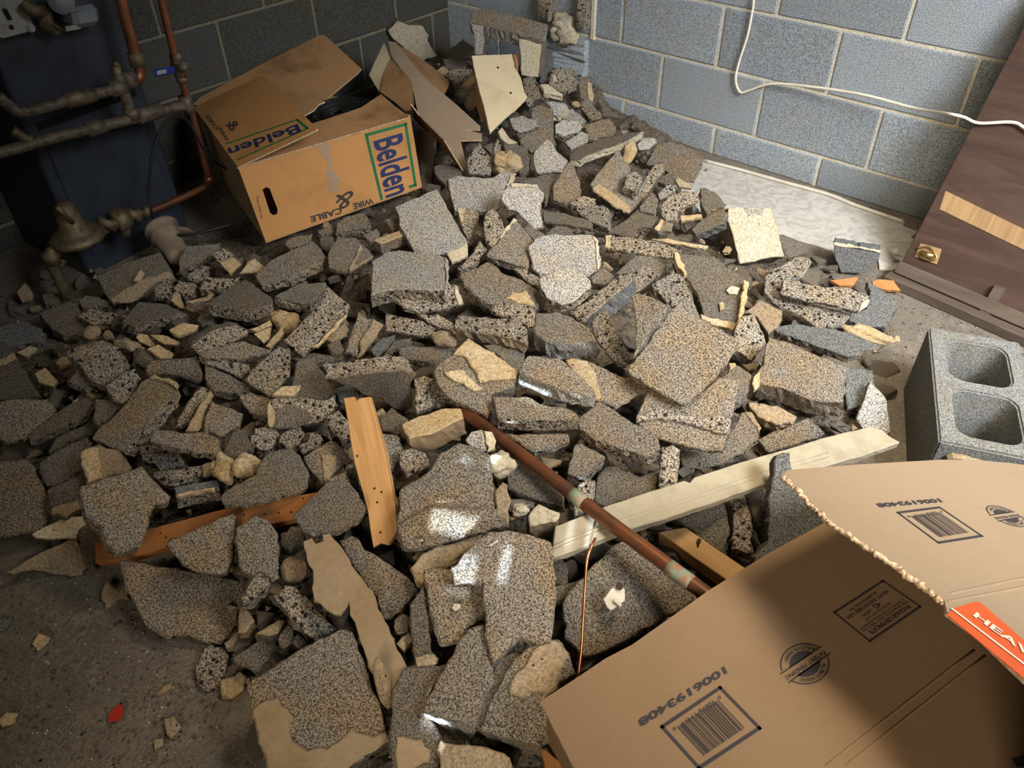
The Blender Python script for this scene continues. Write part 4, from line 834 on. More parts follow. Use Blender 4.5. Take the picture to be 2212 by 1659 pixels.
def lines_mesh(name, segs, wd, n, mt, parent, rise=.0007):
    mb = MB(); n = np.asarray(n)
    for a, b in segs:
        a = np.asarray(a); b = np.asarray(b); d = (b - a) / np.linalg.norm(b - a); s = np.cross(n, d) * wd / 2
        mb.add([a - s - d * wd * .5 + n * rise, b - s + d * wd * .5 + n * rise, b + s + d * wd * .5 + n * rise, a + s - d * wd * .5 + n * rise], [(0, 1, 2, 3)])
    return mb.build(name, [mt], parent)
U = lambda v: np.asarray(v, float) / np.linalg.norm(v)

# ---- printed cable carton on the heap
BO = atz(514, 361, .35)
kO = np.linalg.norm(BO - CAM) / np.linalg.norm(ray(514, 361))
def at(u, v, s): return CAM + ray(u, v) * kO * s
TR = at(886, 248, 1.066); BL = at(575, 525, 1.055); TB = at(419, 232, 1.17)
bc = empty('cable_carton', BL * .5 + TR * .5)
tag(bc, 'brown cable carton with blue lettering and an oval hand hole, flaps open', 'carton')
aa, cc, bb = TR - BO, BL - BO, TB - BO
nf = U(np.cross(cc, aa)); nf = nf if nf @ (CAM - BO) > 0 else -nf
T_ = .005
BRp = at(912, 405, 1.12); BRp = onplane(912, 405, BO, nf)
def wallp(name, q, mt='card', lab=None):
    nn = U(np.cross(q[1] - q[0], q[2] - q[0])); ctr = BO + (aa + bb + cc) / 2
    nn = nn if nn @ (q[0] - ctr) > 0 else -nn
    return sheet(name, q, nn, T_, mt, bc, 'card_in', lab), nn
# front panel with the hand hole cut out
hole = px('c2', '660,1420 690,1400 720,1410 790,1590 785,1630 750,1640 725,1620')
outer = [BO, TR, BRp, BL]
bm = bmesh.new()
fo = [bm.verts.new(p - np.array(bc.location)) for p in outer]
hp = [onplane(u, v, BO, nf) for u, v in hole]; ho = [bm.verts.new(p - np.array(bc.location)) for p in hp]
eds = [bm.edges.new((fo[i], fo[(i + 1) % 4])) for i in range(4)] + [bm.edges.new((ho[i], ho[(i + 1) % len(ho)])) for i in range(len(ho))]
bmesh.ops.triangle_fill(bm, edges=eds, use_beauty=True, use_dissolve=False, normal=Vector(nf))
for q in list(bm.faces):
    if q.normal.dot(Vector(nf)) < 0: q.normal_flip()
r = bmesh.ops.extrude_face_region(bm, geom=list(bm.faces))
for q in r['geom']:
    if isinstance(q, bmesh.types.BMVert): q.co -= Vector(nf) * T_
me = bpy.data.meshes.new('front_panel'); bm.to_mesh(me); bm.free(); me.materials.append(M['card'])
fp = bpy.data.objects.new('front_panel', me); COL.objects.link(fp); fp.parent = bc
wallp('side_panel', [BO, BL, BL + bb, BO + bb], 'card_gray')
wallp('side_panel', [TR, BRp, BRp + bb, TR + bb + cc * .55], 'card')
wallp('back_panel', [BO + bb, BO + bb + aa * .6, TR + bb + cc * .55, BRp + bb, BL + bb], 'card_in')
wallp('bottom_panel', [BL, BRp, BRp + bb, BL + bb], 'card')
nt = U(np.cross(aa, bb)); nt = nt if nt[2] > 0 else -nt
# flaps
def flap(name, pts, X, n, mt, lab=None):
    n = U(n); n = n if n @ (CAM - X) > 0 else -n
    q = quad3(px(*pts), X, n); return sheet(name, q, n, .004, mt, bc, 'card_torn', lab), n, q
# printed flap hinged on the left edge
X1 = BO + .002 * nt; e1 = bb; e2 = at(686, 278, .985) - BO; n1 = U(np.cross(e1, e2)); n1 = n1 if n1 @ (CAM - BO) > 0 else -n1
fl, n1, _ = flap('flap', ('c2', '75,720 660,440 1130,900 1115,915 450,1230'), BO, n1, 'card', 'printed flap folded over the opening')
# back flap folded in over the opening, water stained
hz = TB + aa * .75
nb = U(nt + .28 * nf)
flap('flap', ('c2', '70,690 130,630 690,330 1160,95 1200,110 1505,390 1470,430 1190,660 830,610 640,700 300,720'), TB + .1 * aa + nt * .004, nb, 'card_old', 'water stained back flap')
flap('flap', ('c2', '820,610 1130,630 1190,670 1140,690 1100,740 1010,790 940,760'), BO + aa * .45 + bb * .45 + nt * .03, nt, 'card_in', 'torn flap edge')
# front flap bent inward
nfr = U(nt + .15 * nf)
flap('flap', ('c2', '440,1232 700,1100 1100,850 1200,820 1500,720 1672,605 1780,700 1912,800'), TR, nfr, 'card_old', 'front flap bent inward')
# coil of dark cable inside
coil = MB(); cen = BO + aa * .70 + bb * .42 + cc * .12
ua, ub = U(aa), U(bb - U(aa) * (bb @ U(aa)))
for k in range(40):
    rr = .03 + .0068 * (k % 20); z = -.010 * (k // 20) - .0006 * (k % 20)
    P = [cen + (ua * math.cos(t) * .82 + ub * math.sin(t)) * (rr + .003 * math.sin(3 * t + k)) + nt * (z + .004 * math.sin(2 * t + k)) for t in np.linspace(0, 2 * math.pi, 40)]
    coil.add(*tube_vf(P, .0040, 6, False))
tag(coil.build('cable_coil', ['black'], smooth=True), 'coil of black cable inside the open cable carton', 'cable')
# print on the front panel
F = lambda crop, x, y: onplane(*px(crop, f'{x},{y}')[0], BO, nf)
print_on('lettering', 'Belden', F('c2', 1600, 1010), F('c2', 1710, 1495), F('c2', 1850, 935), nf, 'ink_blue', fp, .022)
gl = [(F('c2', 1675, 1495), F('c2', 1545, 955)), (F('c2', 1545, 955), F('c2', 1880, 862)), (F('c2', 1880, 862), F('c2', 1965, 1380)), (F('c2', 1965, 1380), F('c2', 1920, 1395))]
lines_mesh('printed_frame', gl, .0085, nf, 'ink_green', fp)
print_on('lettering', 'WIRE', F('c2', 1600, 1490), F('c2', 1425, 1540), F('c2', 1612, 1540), nf, 'ink', fp, .035)
print_on('lettering', 'CABLE', F('c2', 1330, 1570), F('c2', 1062, 1650), F('c2', 1342, 1622), nf, 'ink', fp, .035)
print_on('lettering', '&', F('c2', 1440, 1420), F('c2', 1280, 1470), F('c2', 1420, 1560), nf, 'ink', fp, .005)
print_on('lettering', 'This side up', F('c2', 590, 1475), F('c2', 640, 1670), F('c2', 622, 1466), nf, 'ink', fp, .005)
pt = [onplane(u, w, BO + nf * .0012, nf) for u, w in px('c2', '1110,1030 1180,1020 1250,1060 1220,1110 1260,1180 1240,1230 1290,1290 1320,1340 1300,1400 1330,1430 1250,1440 1220,1400 1230,1350 1205,1290 1225,1200 1180,1140')]
sheet('peeled_tape', pt, nf, .0008, 'card_gray', fp, None, 'dull strip of peeled tape')
G = lambda x, y: onplane(*px('c2', f'{x},{y}')[0], BO, n1)
print_on('lettering', 'Belden', G(960, 860), G(360, 1070), G(995, 930), n1, 'ink_blue', fl, .022)
gl = [(G(355, 1030), G(955, 825)), (G(955, 825), G(1045, 900)), (G(1045, 900), G(450, 1165))]
lines_mesh('printed_frame', gl, .007, n1, 'ink_green', fl)
print_on('lettering', 'WIRE', G(385, 1000), G(310, 890), G(352, 1010), n1, 'ink', fl, .015)
print_on('lettering', 'CABLE', G(295, 900), G(200, 785), G(262, 910), n1, 'ink', fl, .015)
print_on('lettering', '&', G(400, 930), G(340, 870), G(470, 870), n1, 'ink', fl, .005)

# ---- crumpled board right of the cable carton
cb_a, cb_b, cb_c = aty(838, 88, -.62), atz(1010, 372, .20), atz(1040, 285, .235)
cb_n = U(np.cross(cb_b - cb_a, cb_c - cb_a)); cb_n = cb_n if cb_n @ (CAM - cb_a) > 0 else -cb_n
cb_o = (cb_a + cb_b) / 2
cb = empty('crumpled_board', cb_o); tag(cb, 'crumpled torn carton board standing between the cable carton and the tan hardboard', 'cardboard')
def cpanel(poly, P3, mt, lab=None, mix=0.):
    n = U(np.cross(P3[1] - P3[0], P3[2] - P3[0])); n = n if n @ (CAM - P3[0]) > 0 else -n
    return sheet('board_panel', quad3(px('c3', poly), P3[0], n), n, .004, mt, cb, 'card_torn', lab)
c3 = lambda x, y: px('c3', f'{x},{y}')[0]
def on_main(x, y, off=0.): return onplane(*c3(x, y), cb_a + cb_n * off, cb_n)
cpanel('230,350 300,360 420,520 560,680 800,880 1020,1080 1015,1110 880,1105 1030,1140 1032,1195 850,1200 880,1330 915,1490 860,1450 700,1200 490,990 430,700 260,480', (cb_a, cb_b, cb_c), 'card_gray', 'dusty outer face of the crumpled board')
fold = (on_main(280, 370), on_main(560, 680), onplane(*c3(755, 710), cb_a - cb_n * .09, cb_n))
cpanel('270,355 420,440 600,560 750,690 755,720 710,810 560,680 420,520', fold, 'card_old', 'rust brown inner face')
fold = (on_main(250, 470), on_main(430, 740), onplane(*c3(170, 780), cb_a - cb_n * .05, cb_n))
cpanel('165,785 190,640 250,500 435,690 450,880 412,985 300,880', fold, 'card_old', 'stained inner face')
fold = (on_main(195, 375, .0), onplane(*c3(250, 520), cb_a - cb_n * .01, cb_n), onplane(*c3(70, 640), cb_a - cb_n * .06, cb_n))
cpanel('68,640 120,520 195,365 255,520 210,650 155,785', fold, 'board', 'pale torn strip')
fold = (on_main(480, 990, .0), on_main(850, 1450, .0), onplane(*c3(640, 1200), cb_a - cb_n * .03, cb_n))
cpanel('420,890 490,985 705,1200 865,1460 840,1440 660,1210 450,1020', fold, 'card_old')

# ---- big printed carton in the lower right corner
ZL = .28
lp = np.array([(1167, 1515), (1240, 1468), (1310, 1421), (1365, 1393), (1530, 1276), (1660, 1195), (1795, 1122), (2060, 1200), (2420, 1300), (2420, 1900), (1600, 1900), (1360, 1830), (1241, 1659)], float)
pts = [atz(u, v, ZL) for u, v in lp]; nz = np.array([0, 0, 1.])
gc = empty('big_carton', (1.95, -1.85, .02)); tag(gc, 'large brown shipping carton with barcodes and an orange tape strip, lower right corner', 'carton')
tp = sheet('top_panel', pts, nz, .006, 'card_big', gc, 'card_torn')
ring = [p for p in pts]
mb = MB()
for i in range(len(ring)):
    a, b = ring[i], ring[(i + 1) % len(ring)]; c = np.mean(ring, 0)
    a2, b2 = a + (c - a) * .03, b + (c - b) * .03
    mb.add([a2 - nz * .006, b2 - nz * .006, b2 - nz * .27, a2 - nz * .27], [(0, 1, 2, 3)])
mb.build('side_panel', ['card_big'], gc)
A_ = lambda x, y: atz(*px('f1', f'{x},{y}')[0], ZL)
A2 = lambda x, y: atz(*px('f2', f'{x},{y}')[0], ZL)
def printset(fn, n, par, k=1.):
    """one print of the barcode panel: fn maps the lower panel's survey marks to the surface"""
    print_on('lettering', '1006193408', fn(1040, 790), fn(300, 1250), fn(1075, 850), n, 'ink', par, .042)
    fr = [(515, 1310), (1010, 975), (1345, 1320), (830, 1660)]
    lines_mesh('printed_frame', [(fn(*fr[i]), fn(*fr[(i + 1) % 4])) for i in range(4)], .0045 * k, n, 'ink', par)
    # bars
    bars = []; x = 0.; rr = random.Random(4); W_ = []
    while x < 1:
        w = rr.choice([.008, .008, .016, .024]); W_.append((x, min(1, x + w))); x += w + rr.choice([.01, .01, .018, .026])
    mb = MB(); o = np.array([990, 1075.]); ex = np.array([640, 1310.]) - o; ey = np.array([1220, 1320.]) - o
    for a, b in W_:
        q = [o + ex * a, o + ex * b, o + ex * b + ey, o + ex * a + ey]
        mb.add([np.asarray(fn(*p)) + n * .0007 for p in q], [(0, 1, 2, 3)])
    mb.build('barcode_bars', ['ink'], par)
    print_on('lettering', '10016 11417', fn(940, 1080), fn(670, 1270), fn(965, 1130), n, 'ink', par)
    print_on('lettering', '5', fn(1010, 1035), fn(985, 1050), fn(1022, 1062), n, 'ink', par)
    print_on('lettering', '8', fn(625, 1305), fn(600, 1320), fn(638, 1332), n, 'ink', par)
def stamp(fn, n, par):
    c0 = np.array([1732, 773.]); ex = np.array([212, 0.]); ey = np.array([0, 176.])
    def ringm(r0, r1, t0, t1, nm, k=26):
        mb = MB(); ts = np.linspace(t0, t1, k)
        q = [np.asarray(fn(*(c0 + ex * r * math.cos(t) + ey * r * math.sin(t)))) + n * .0007 for t in ts for r in (r0, r1)]
        mb.add(q, [(2 * i, 2 * i + 1, 2 * i + 3, 2 * i + 2) for i in range(k - 1)]); return mb.build(nm, ['ink'], par)
    a0 = math.radians(-38)
    for s in (0, math.pi):
        ringm(.94, 1., s + a0 + math.radians(-162), s + a0 + math.radians(-18), 'stamp_ring')
        th0 = math.asin(.23 / .63); arc = [(.63 * math.cos(t), .63 * math.sin(t)) for t in np.linspace(th0, math.pi - th0, 18)]
        ca, sa = math.cos(s + a0), math.sin(s + a0)
        pts_ = [np.asarray(fn(*(c0 + ex * (x * ca - y * sa) + ey * (x * sa + y * ca)))) + n * .0007 for x, y in arc]
        link('stamp_disc', pts_, [list(range(len(pts_)))], 'ink', None, par)
    lines_mesh('stamp_bar', [(fn(1525, 858), fn(1868, 628)), (fn(1595, 930), fn(1940, 688))], .0018, n, 'ink', par)
    print_on('lettering', 'PATENT PENDING', fn(1895, 655), fn(1560, 880), fn(1915, 688), n, 'ink', par, .02)
    for (word, t0, t1) in (('INTELLECTUAL PROPERTY', -60, -175), ('ALL RIGHTS RESERVED', 0, 105)):
        L = len(word)
        for i, ch in enumerate(word):
            if ch == ' ': continue
            t = math.radians(t0 + (t1 - t0) * (i + .5) / L); r_in, r_out = (.70, .86)
            tang = np.array([-math.sin(t), math.cos(t)]) * (1 if t1 > t0 else -1); rad = np.array([math.cos(t), math.sin(t)])
            base, top = (r_out, r_in) if t1 < t0 else (r_in, r_out)
            base, top = (r_in, r_out) if t1 > t0 else (r_out, r_in)
            hw = .045
            P_ = lambda r, s: fn(*(c0 + np.array([212, 176.]) * (rad * r + tang * s)))
            print_on('lettering', ch, P_(base, -hw), P_(base, hw), P_(top, -hw), n, 'ink', par)
printset(A_, nz, tp); stamp(A_, nz, tp)
# certificate box
cf = [(1010, 65), (1325, 285), (895, 580), (595, 335)]
lines_mesh('printed_frame', [(A2(*cf[i]), A2(*cf[(i + 1) % 4])) for i in range(4)], .0028, nz, 'ink', tp)
# text is upside down: rows run from the lower right edge
def cert(s, k, h, w0, w1, b=0.):
    o = np.array([1325, 285.]); ex = np.array([895, 580.]) - o; ey = np.array([1010, 65.]) - o
    q = lambda a, c: A2(*(o + ex * a + ey * c)); print_on('lettering', s, q(w0, k + h), q(w1, k + h), q(w0, k), nz, 'ink', tp, b)
cert('PACKAGE CERTIFICATE', .10, .11, .10, .88, .02)
cert('THIS SINGLEWALL BOX MEETS ALL', .25, .06, .04, .94)
cert('CONSTRUCTION REQUIREMENTS', .34, .06, .06, .92)
cert('EDGE CRUSH TEST', .44, .06, .25, .75)
cert('42', .53, .13, .36, .48, .02); cert('LBS/IN', .55, .07, .54, .72)
cert('PRATT INDUSTRIES USA', .70, .09, .10, .90, .01)
cert('ALLENTOWN, PA', .83, .08, .22, .76, .01)
# pressed crease lines of the top panel
for a, b in (((520, 1640), (1790, 650)), ((690, 1640), (1880, 700))):
    P = [A2(a[0] + (b[0] - a[0]) * t, a[1] + (b[1] - a[1]) * t) - nz * .0012 for t in np.linspace(0, 1, 8)]
    tube('crease', P, .0022, 'card_big', tp, seg=8)
c = lines_mesh('printed_mark', [(A2(2160, 1610), A2(2230, 1590))], .011, nz, 'ink', tp)
# upper flap, sloping down away from the camera
FX = np.array([1.716, -1.67, .424]); Fn = U((.052, .379, .924))
fpx = np.array([(1690, 1025), (1702, 1015), (1860, 1003), (2030, 993), (2110, 994), (2180, 1000), (2420, 1030), (2420, 1640), (2212, 1465), (2115, 1372), (2046, 1322), (2040, 1296), (1990, 1258), (1900, 1196), (1800, 1130), (1745, 1078)], float)
q = [onplane(u, v, FX, Fn) for u, v in fpx]
# the far edge rolls down
ha, hb_ = onplane(2420, 1030, FX, Fn), onplane(2420, 1640, FX, Fn)
hd = U(np.cross(hb_ - ha, nz)); sheet('side_panel', [ha, hb_, np.array([hb_[0], hb_[1], .02]), np.array([ha[0], ha[1], .02])], hd, .005, 'card_big', gc, 'card_torn')
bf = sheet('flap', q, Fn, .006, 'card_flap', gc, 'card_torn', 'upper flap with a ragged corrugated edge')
ed = [onplane(u, v, FX, Fn) for u, v in ((1690, 1025), (1745, 1078), (1800, 1130), (1900, 1196), (1990, 1258), (2040, 1298))]
P = spline(ed, 26); P = [p - Fn * .003 + rng.normal(0, .0011, 3) for p in P]
tube('torn_edge', P, [.0026 + abs(rng.normal(0, .0010)) for _ in P], 'card_torn', bf, seg=7)
def FF(x, y):                                     # lower-panel marks -> flap, by matching the two barcode frames
    s0, s1, s3 = np.array([515, 1310.]), np.array([1010, 975.]), np.array([830, 1660.])
    Mx = np.c_[s1 - s0, s3 - s0]; ab = np.linalg.solve(Mx, np.array([x, y]) - s0)
    t0, t1, t3 = [onplane(*px('e8', w)[0], FX, Fn) for w in ('1135,822', '1492,776', '1480,1078')]
    return t0 + (t1 - t0) * ab[0] + (t3 - t0) * ab[1]
printset(FF, Fn, bf, .9)
def FS(x, y): return FF(x, y)
def FE(x, y):                                     # stamp on the flap
    c0 = np.array([1732, 773.]); t0 = onplane(*px('e8', '2060,850')[0], FX, Fn)
    return t0 + (FF(x, y) - FF(*c0))
stamp(FE, Fn, bf)
E8 = lambda x, y: onplane(*px('f2', f'{x},{y}')[0], FX, Fn)
sheet('tape', [p + Fn * .0012 for p in (E8(1550, 355), E8(1612, 300), E8(1800, 245), E8(1840, 255), E8(2500, 830), E8(2500, 1140), E8(2212, 905))], Fn, .001, 'tape', bf, None, 'orange tape strip')
lines_mesh('printed_line', [(E8(1600, 318), E8(2500, 1010))], .004, Fn, 'ink_pale', bf, .0022)
print_on('lettering', 'HEAVY', E8(1765, 372), E8(2390, 830), E8(1800, 340), Fn, 'ink_pale', bf, .03, .0024)
for a, b in (((1580, 170), (2300, 20)), ((1560, 240), (2300, 95))):
    tube('crease', [E8(a[0] + (b[0] - a[0]) * t, a[1] + (b[1] - a[1]) * t) - Fn * .0012 for t in np.linspace(0, 1, 6)], .0024, 'card_flap', bf, seg=8)
# ------------------------------------------------------------------ timber, pipes, sheets
st1 = px('px', '742,860 762,857 768,868 776,860 797,857 826,960 853,1090 858,1145 838,1178 822,1174 806,1184 795,1110 765,1000')
X, n, t = place(st1, (30, 4), .02, 4.2)
q = [onplane(u, v, X, n) for u, v in st1]
M['pine'] = wood('pine_stick', (.62, .36, .15), (.46, .23, .085), q[9] - q[0])
v, f, mi = prism_vf(q, n, .02, .0005, .0015, .02); o = link('wooden_stick', v, f, 'pine', loc=X); tag(o, 'pale pine stick with split ends lying upright in the picture', 'wood stick')
for (u, w) in ((772, 985), (822, 1150), (815, 1085), (809, 1055), (824, 1063)):
    P = onplane(u, w, X, n); vv, ff = tube_vf([P - n * .003, P + n * .0008], .0022, 8); link('nail_hole', vv, ff, 'iron', None, o)
st2 = px('px', '204,1172 228,1168 330,1140 460,1105 560,1080 690,1062 672,1085 632,1120 585,1132 470,1152 360,1182 255,1212 205,1216')
tA, tB = atz(205, 1200, .06), atz(690, 1070, .205); tax = U(tB - tA); n = U(np.array([.1, -.3, 1.]) - tax * (np.array([.1, -.3, 1.]) @ tax)); X = (tA + tB) / 2
q = [onplane(u, v, X, n) for u, v in st2]
M['pine2'] = wood('reddish_stick_wood', (.42, .185, .065), (.31, .125, .04), q[5] - q[0])
v, f, mi = prism_vf(q, n, .022, .0005, .0015, .02); o = link('wooden_stick', v, f, 'pine2', loc=X); tag(o, 'reddish brown stick crossing under the triangular chunk and the irregular slab', 'wood stick')
for (u, w) in ((359, 1161), (347, 1152), (572, 1111), (602, 1108), (629, 1106), (655, 1077), (527, 1112)):
    P = onplane(u, w, X, n); vv, ff = tube_vf([P - n * .003, P + n * .0008], .002, 8); link('nail_hole', vv, ff, 'iron', None, o)
# nailed timber
tb = px('e7', '880,985 1110,942 1640,1305 1475,1405')
X, n, t = place(tb, (-6, 112), .045, 2.4)
q = [onplane(u, v, X, n) for u, v in tb]
M['pine3'] = wood('pine_block', (.50, .31, .14), (.40, .23, .095), q[2] - q[1])
v, f, mi = prism_vf(q, n, t, .0004, .002, .03); o = link('timber_block', v, f, 'pine3', loc=X); tag(o, 'short square timber with a bent nail, beside the big carton', 'timber')
P = onplane(*px('e7', '1215,1115')[0], X, n); P2 = onplane(*px('e7', '1225,1072')[0], X, n) + n * .006
mb = MB(); mb.add(*tube_vf([P, P + (P2 - P) * .5 + n * .004, P2], .0014, 8)); mb.add(*tube_vf([P2, P2 + n * .0015], .0042, 10)); mb.build('nail', ['iron'], o)
wd = px('e6', '1455,1500 1500,1495 1570,1560 1740,1659 1740,1760 1500,1700')
M['pine4'] = wood('orange_splinter_wood', (.48, .23, .08), (.34, .15, .05), (1, -.6, 0))
X, n, t = place(wd, None, .02, 2)
v, f, mi = prism_vf([onplane(u, w, X, n) for u, w in wd], n, .02, .0008, .002, .015); o = link('wooden_stick', v, f, 'pine4', loc=X); tag(o, 'orange wood splinter at the left corner of the big carton, bottom edge', 'wood stick')
# copper pipe across the heap
cp = []
for i, (u, w, dz) in enumerate(((985, 876, .045), (1060, 932, .062), (1160, 1008, .075), (1290, 1108, .085), (1420, 1205, .092), (1545, 1298, .11))):
    p = heap(u, w); cp.append(atz(u, w, [.225, .232, .236, .24, .244, .248][i]))
cpo = tube('copper_pipe', spline(cp, 10), .0125, 'copper', None, cp[2], 18); tag(cpo, 'brown copper pipe slanting down to the big carton', 'pipe')
cps = spline(cp, 10)
for a, b in ((26, 28), (42, 46)):
    P = cps[a:b + 1]; tube('patina_band', P, .0129, 'verdigris', cpo, None, 18)
wr_ = [atz(u, w, z) for u, w, z in ((1286, 1163, .25), (1277, 1182, .25), (1268, 1212, .235), (1264, 1260, .22), (1260, 1330, .20), (1256, 1400, .19), (1249, 1460, .18))]
tag(tube('copper_wire', spline(wr_, 8), .0024, 'copper_new', None, wr_[3], 8), 'thin bright copper wire standing left of the big carton', 'wire')
# white trim board
tbp = px('px', '1192,1205 1200,1136 1311,1092 1478,1037 1490,1042 1500,1030 1630,989 1760,951 1830,932 1862,925 1880,921 1905,928 1925,944 1944,955 1925,962 1880,978 1790,1005 1700,1030 1655,1044 1560,1078 1428,1123 1340,1148 1260,1180')
tA, tB = atz(1196, 1170, .232), atz(1925, 950, .135)
tax = U(tB - tA); n = U(np.array([0, -.25, 1.]) - tax * (np.array([0, -.25, 1.]) @ tax)); X = (tA + tB) / 2
q = [onplane(u, v, X, n) for u, v in tbp]
v, f, mi = prism_vf(q, n, .018, .0006, .002, .015); o = link('trim_board', v, f, 'trim', loc=X); tag(o, 'long white painted door trim lying under the copper pipe', 'trim board')
for dy in (-13, -22):
    P = [onplane(u, w + dy, X, n) for u, w in ((1195, 1200), (1340, 1144), (1428, 1119), (1655, 1040), (1790, 1000))]
    tube('bead', [p - n * .0006 for p in P], .0016, 'trim', o, None, 6)
# broken tan strip
C_('broken tan plaster strip with a torn upper end, lower middle', 'e4', '1010,470 1080,440 1110,490 1180,470 1170,410 1230,405 1380,590 1470,740 1600,890 1650,1050 1750,1250 1890,1540 1850,1620 1790,1760 1700,1690 1560,1530 1440,1150 1400,990 1320,1100 1190,1040 1100,970 1080,870 1090,720 1050,660', (6, 10), 9, 4.4, 's', 'n', name='plaster_strip', cat='board', rough=1.5, bev=1.5)
L_('curled pale bead of caulk beside the broken tan strip', 'f3', '1590,800 1640,760 1720,820 1750,960 1720,1140 1680,1080 1650,900', 3.6, 'n', 'caulk_bead', 'caulk', .5, .1)
C_('pale board scrap under the big flat slab at the left', 'e3', '270,410 560,260 720,250 740,320 670,370 650,440 300,440', (0, 8), 9, 1.4, 'w', 'm', name='board_scrap', cat='board', rough=1, bev=1)
# broken tan hardboard
C_('broken tan hardboard with two nail holes standing on the heap', 'c3', '945,475 1290,460 1310,570 1370,680 1390,770 1420,830 1340,920 1220,1020 1100,1135 1060,950 980,650', (-10, 10), 9, 5.6, 'board', 'w', name='hardboard', cat='board', rough=1, bev=1.2)
hb = [o for o in bpy.data.objects if o.name.startswith('hardboard')][0]
Xh = np.array(hb.location); 
nh = np.array(hb.data.polygons[0].normal)
for s in ('1167,577', '1277,793'):
    P = onplane(*px('c3', s)[0], Xh, nh); vv, ff = tube_vf([P - nh * .003, P + nh * .0008], .0045, 10); link('nail_hole', vv, ff, 'dark', None, hb)
M['lath'] = wood('lath_wood', (.42, .26, .14), (.32, .18, .09), (0, .3, 1))
C_('thin lath behind the left edge of the tan hardboard', 'c3', '965,640 990,660 1050,940 1058,1020 1020,1030 985,900', None, 8, 4.2, 'lath', 'lath', name='lath', cat='wood stick', rough=.6, bev=1)
C_('orange lath end behind the top right of the tan hardboard', 'c3', '1298,460 1340,460 1340,600 1318,600', None, 8, 4.6, 'pine4', 'pine4', name='lath', cat='wood stick', rough=.6, bev=1)
C_('small orange wood scrap under the C shaped rim, by the vinyl', 'd4', '560,890 720,870 800,860 760,930 640,935', None, 12, 1.2, 'pine4', 'pine4', name='wood_scrap', cat='wood scrap', rough=.8, bev=1)
C_('rounded orange wood end beside the foot of the brown panel', 'd4', '915,900 960,880 1100,890 1160,980 990,965 930,945', None, 12, .8, 'pine4', 'pine4', name='wood_scrap', cat='wood scrap', rough=.8, bev=1)
# broken white fixture on the grey slab
fx = px('e7', '405,1555 470,1470 540,1435 585,1470 590,1570 470,1655 440,1630')
X, n, t = place(fx, (0, 12), .012, 3.6)
v, f, mi = prism_vf([onplane(u, w, X, n) for u, w in fx], n, .01, .0008, .0015, .006); o = link('plastic_fixture', v, f, 'white', loc=X); tag(o, 'small broken white plastic fixture on the grey slab by the copper wire', 'plastic part')
A = onplane(*px('e7', '500,1570')[0], X, n); B = onplane(*px('e7', '560,1620')[0], X, n)
v, f = tube_vf([A + n * .004, B + n * .004], .003, 6); link('rib', v, f, 'white', None, o)
A = onplane(*px('e7', '545,1450')[0], X, n); v, f = tube_vf([A, A + n * .006], .006, 10); link('socket', v, f, 'iron', None, o)
# red chip and loose stones on the bare floor
C_('red plastic chip on the bare floor', 'f4', '920,1265 930,1190 1000,1120 1040,1115 1055,1160 1045,1220 990,1262', None, 3, 0, 'red', 'red', name='plastic_chip', cat='plastic chip', rough=.5, bev=.6, zabs=.006)
for (lab, pl, mt) in (('flat grey stone on the bare floor right of the red chip', '1395,1240 1480,1215 1550,1310 1460,1410 1420,1370', 'n'), ('small square stone below the flat grey stone', '1310,1420 1390,1405 1395,1460 1320,1510', 'n'),
                      ('slim leaf shaped stone above the flat grey stone', '1330,1035 1390,960 1475,915 1450,990 1370,1045', 'n'), ('pale stone on the bare floor near the left edge', '270,600 330,510 425,540 400,600 320,660', 'm'),
                      ('pinkish oval stone at the left picture edge', '-20,1250 60,1180 155,1190 120,1280 20,1310', 'm'), ('dark stone at the left picture edge', '-30,390 105,380 60,470 -20,510', 'k')):
    C_(lab, 'f4', pl, None, 9, 0, mt, mt, name='floor_stone', cat='stone', rough=1.2, bev=2, zabs=.009)
# white vinyl along the wall foot
vn = [atz(u, w, .006) for u, w in ((1516, 346), (1660, 384), (1790, 420), (1850, 445), (1900, 462), (1955, 478), (1950, 488), (1983, 500), (1968, 512), (1990, 526), (1986, 548), (1962, 588), (1900, 581), (1897, 560), (1810, 570), (1798, 542), (1760, 528), (1720, 517), (1690, 505), (1600, 500), (1520, 470), (1460, 430), (1470, 390))]
t = NT('white_vinyl', .5); sw = t.noise(14, 4, .6, None, 2.5)
t.col(t.mix(t.ramp(sw, (.42, 0.), (.62, 1.)), (.56, .54, .48), (.40, .385, .34))); t.bump(sw, .5, .006); M['vinyl'] = t.m
vo = sheet('vinyl_sheet', vn, np.array([0, 0, 1.]), .004, 'vinyl', None); tag(vo, 'torn white vinyl sheet with glue marks along the wall foot', 'vinyl sheet')
tube('turned_up_edge', spline([atz(u, w, .012) for u, w in ((1519, 346), (1600, 367), (1700, 395), (1790, 420), (1850, 444), (1950, 478))], 5), .006, 'white', vo, None, 8)
cu = [atz(u, w, z) for u, w, z in ((1920, 538, .02), (1940, 536, .045), (1938, 548, .05), (1952, 556, .03), (1930, 553, .01))]
me = link('curled_tear', cu, [(0, 1, 2), (0, 2, 4), (2, 3, 4)], 'white', None, vo)
# ivory cord on the wall and across the panel
cd = [((1628, 0), -.02), ((1625, 25), -.018), ((1615, 76), -.018), ((1597, 132), -.018), ((1589, 172), -.018), ((1599, 199), -.02), ((1618, 195), -.02), ((1668, 181), -.025), ((1757, 188), -.04), ((1867, 205), -.07), ((1981, 235), -.10), ((2082, 253), -.14), ((2115, 266), -.17), ((2184, 264), -.23), ((2212, 276), -.26), ((2260, 320), -.3)]
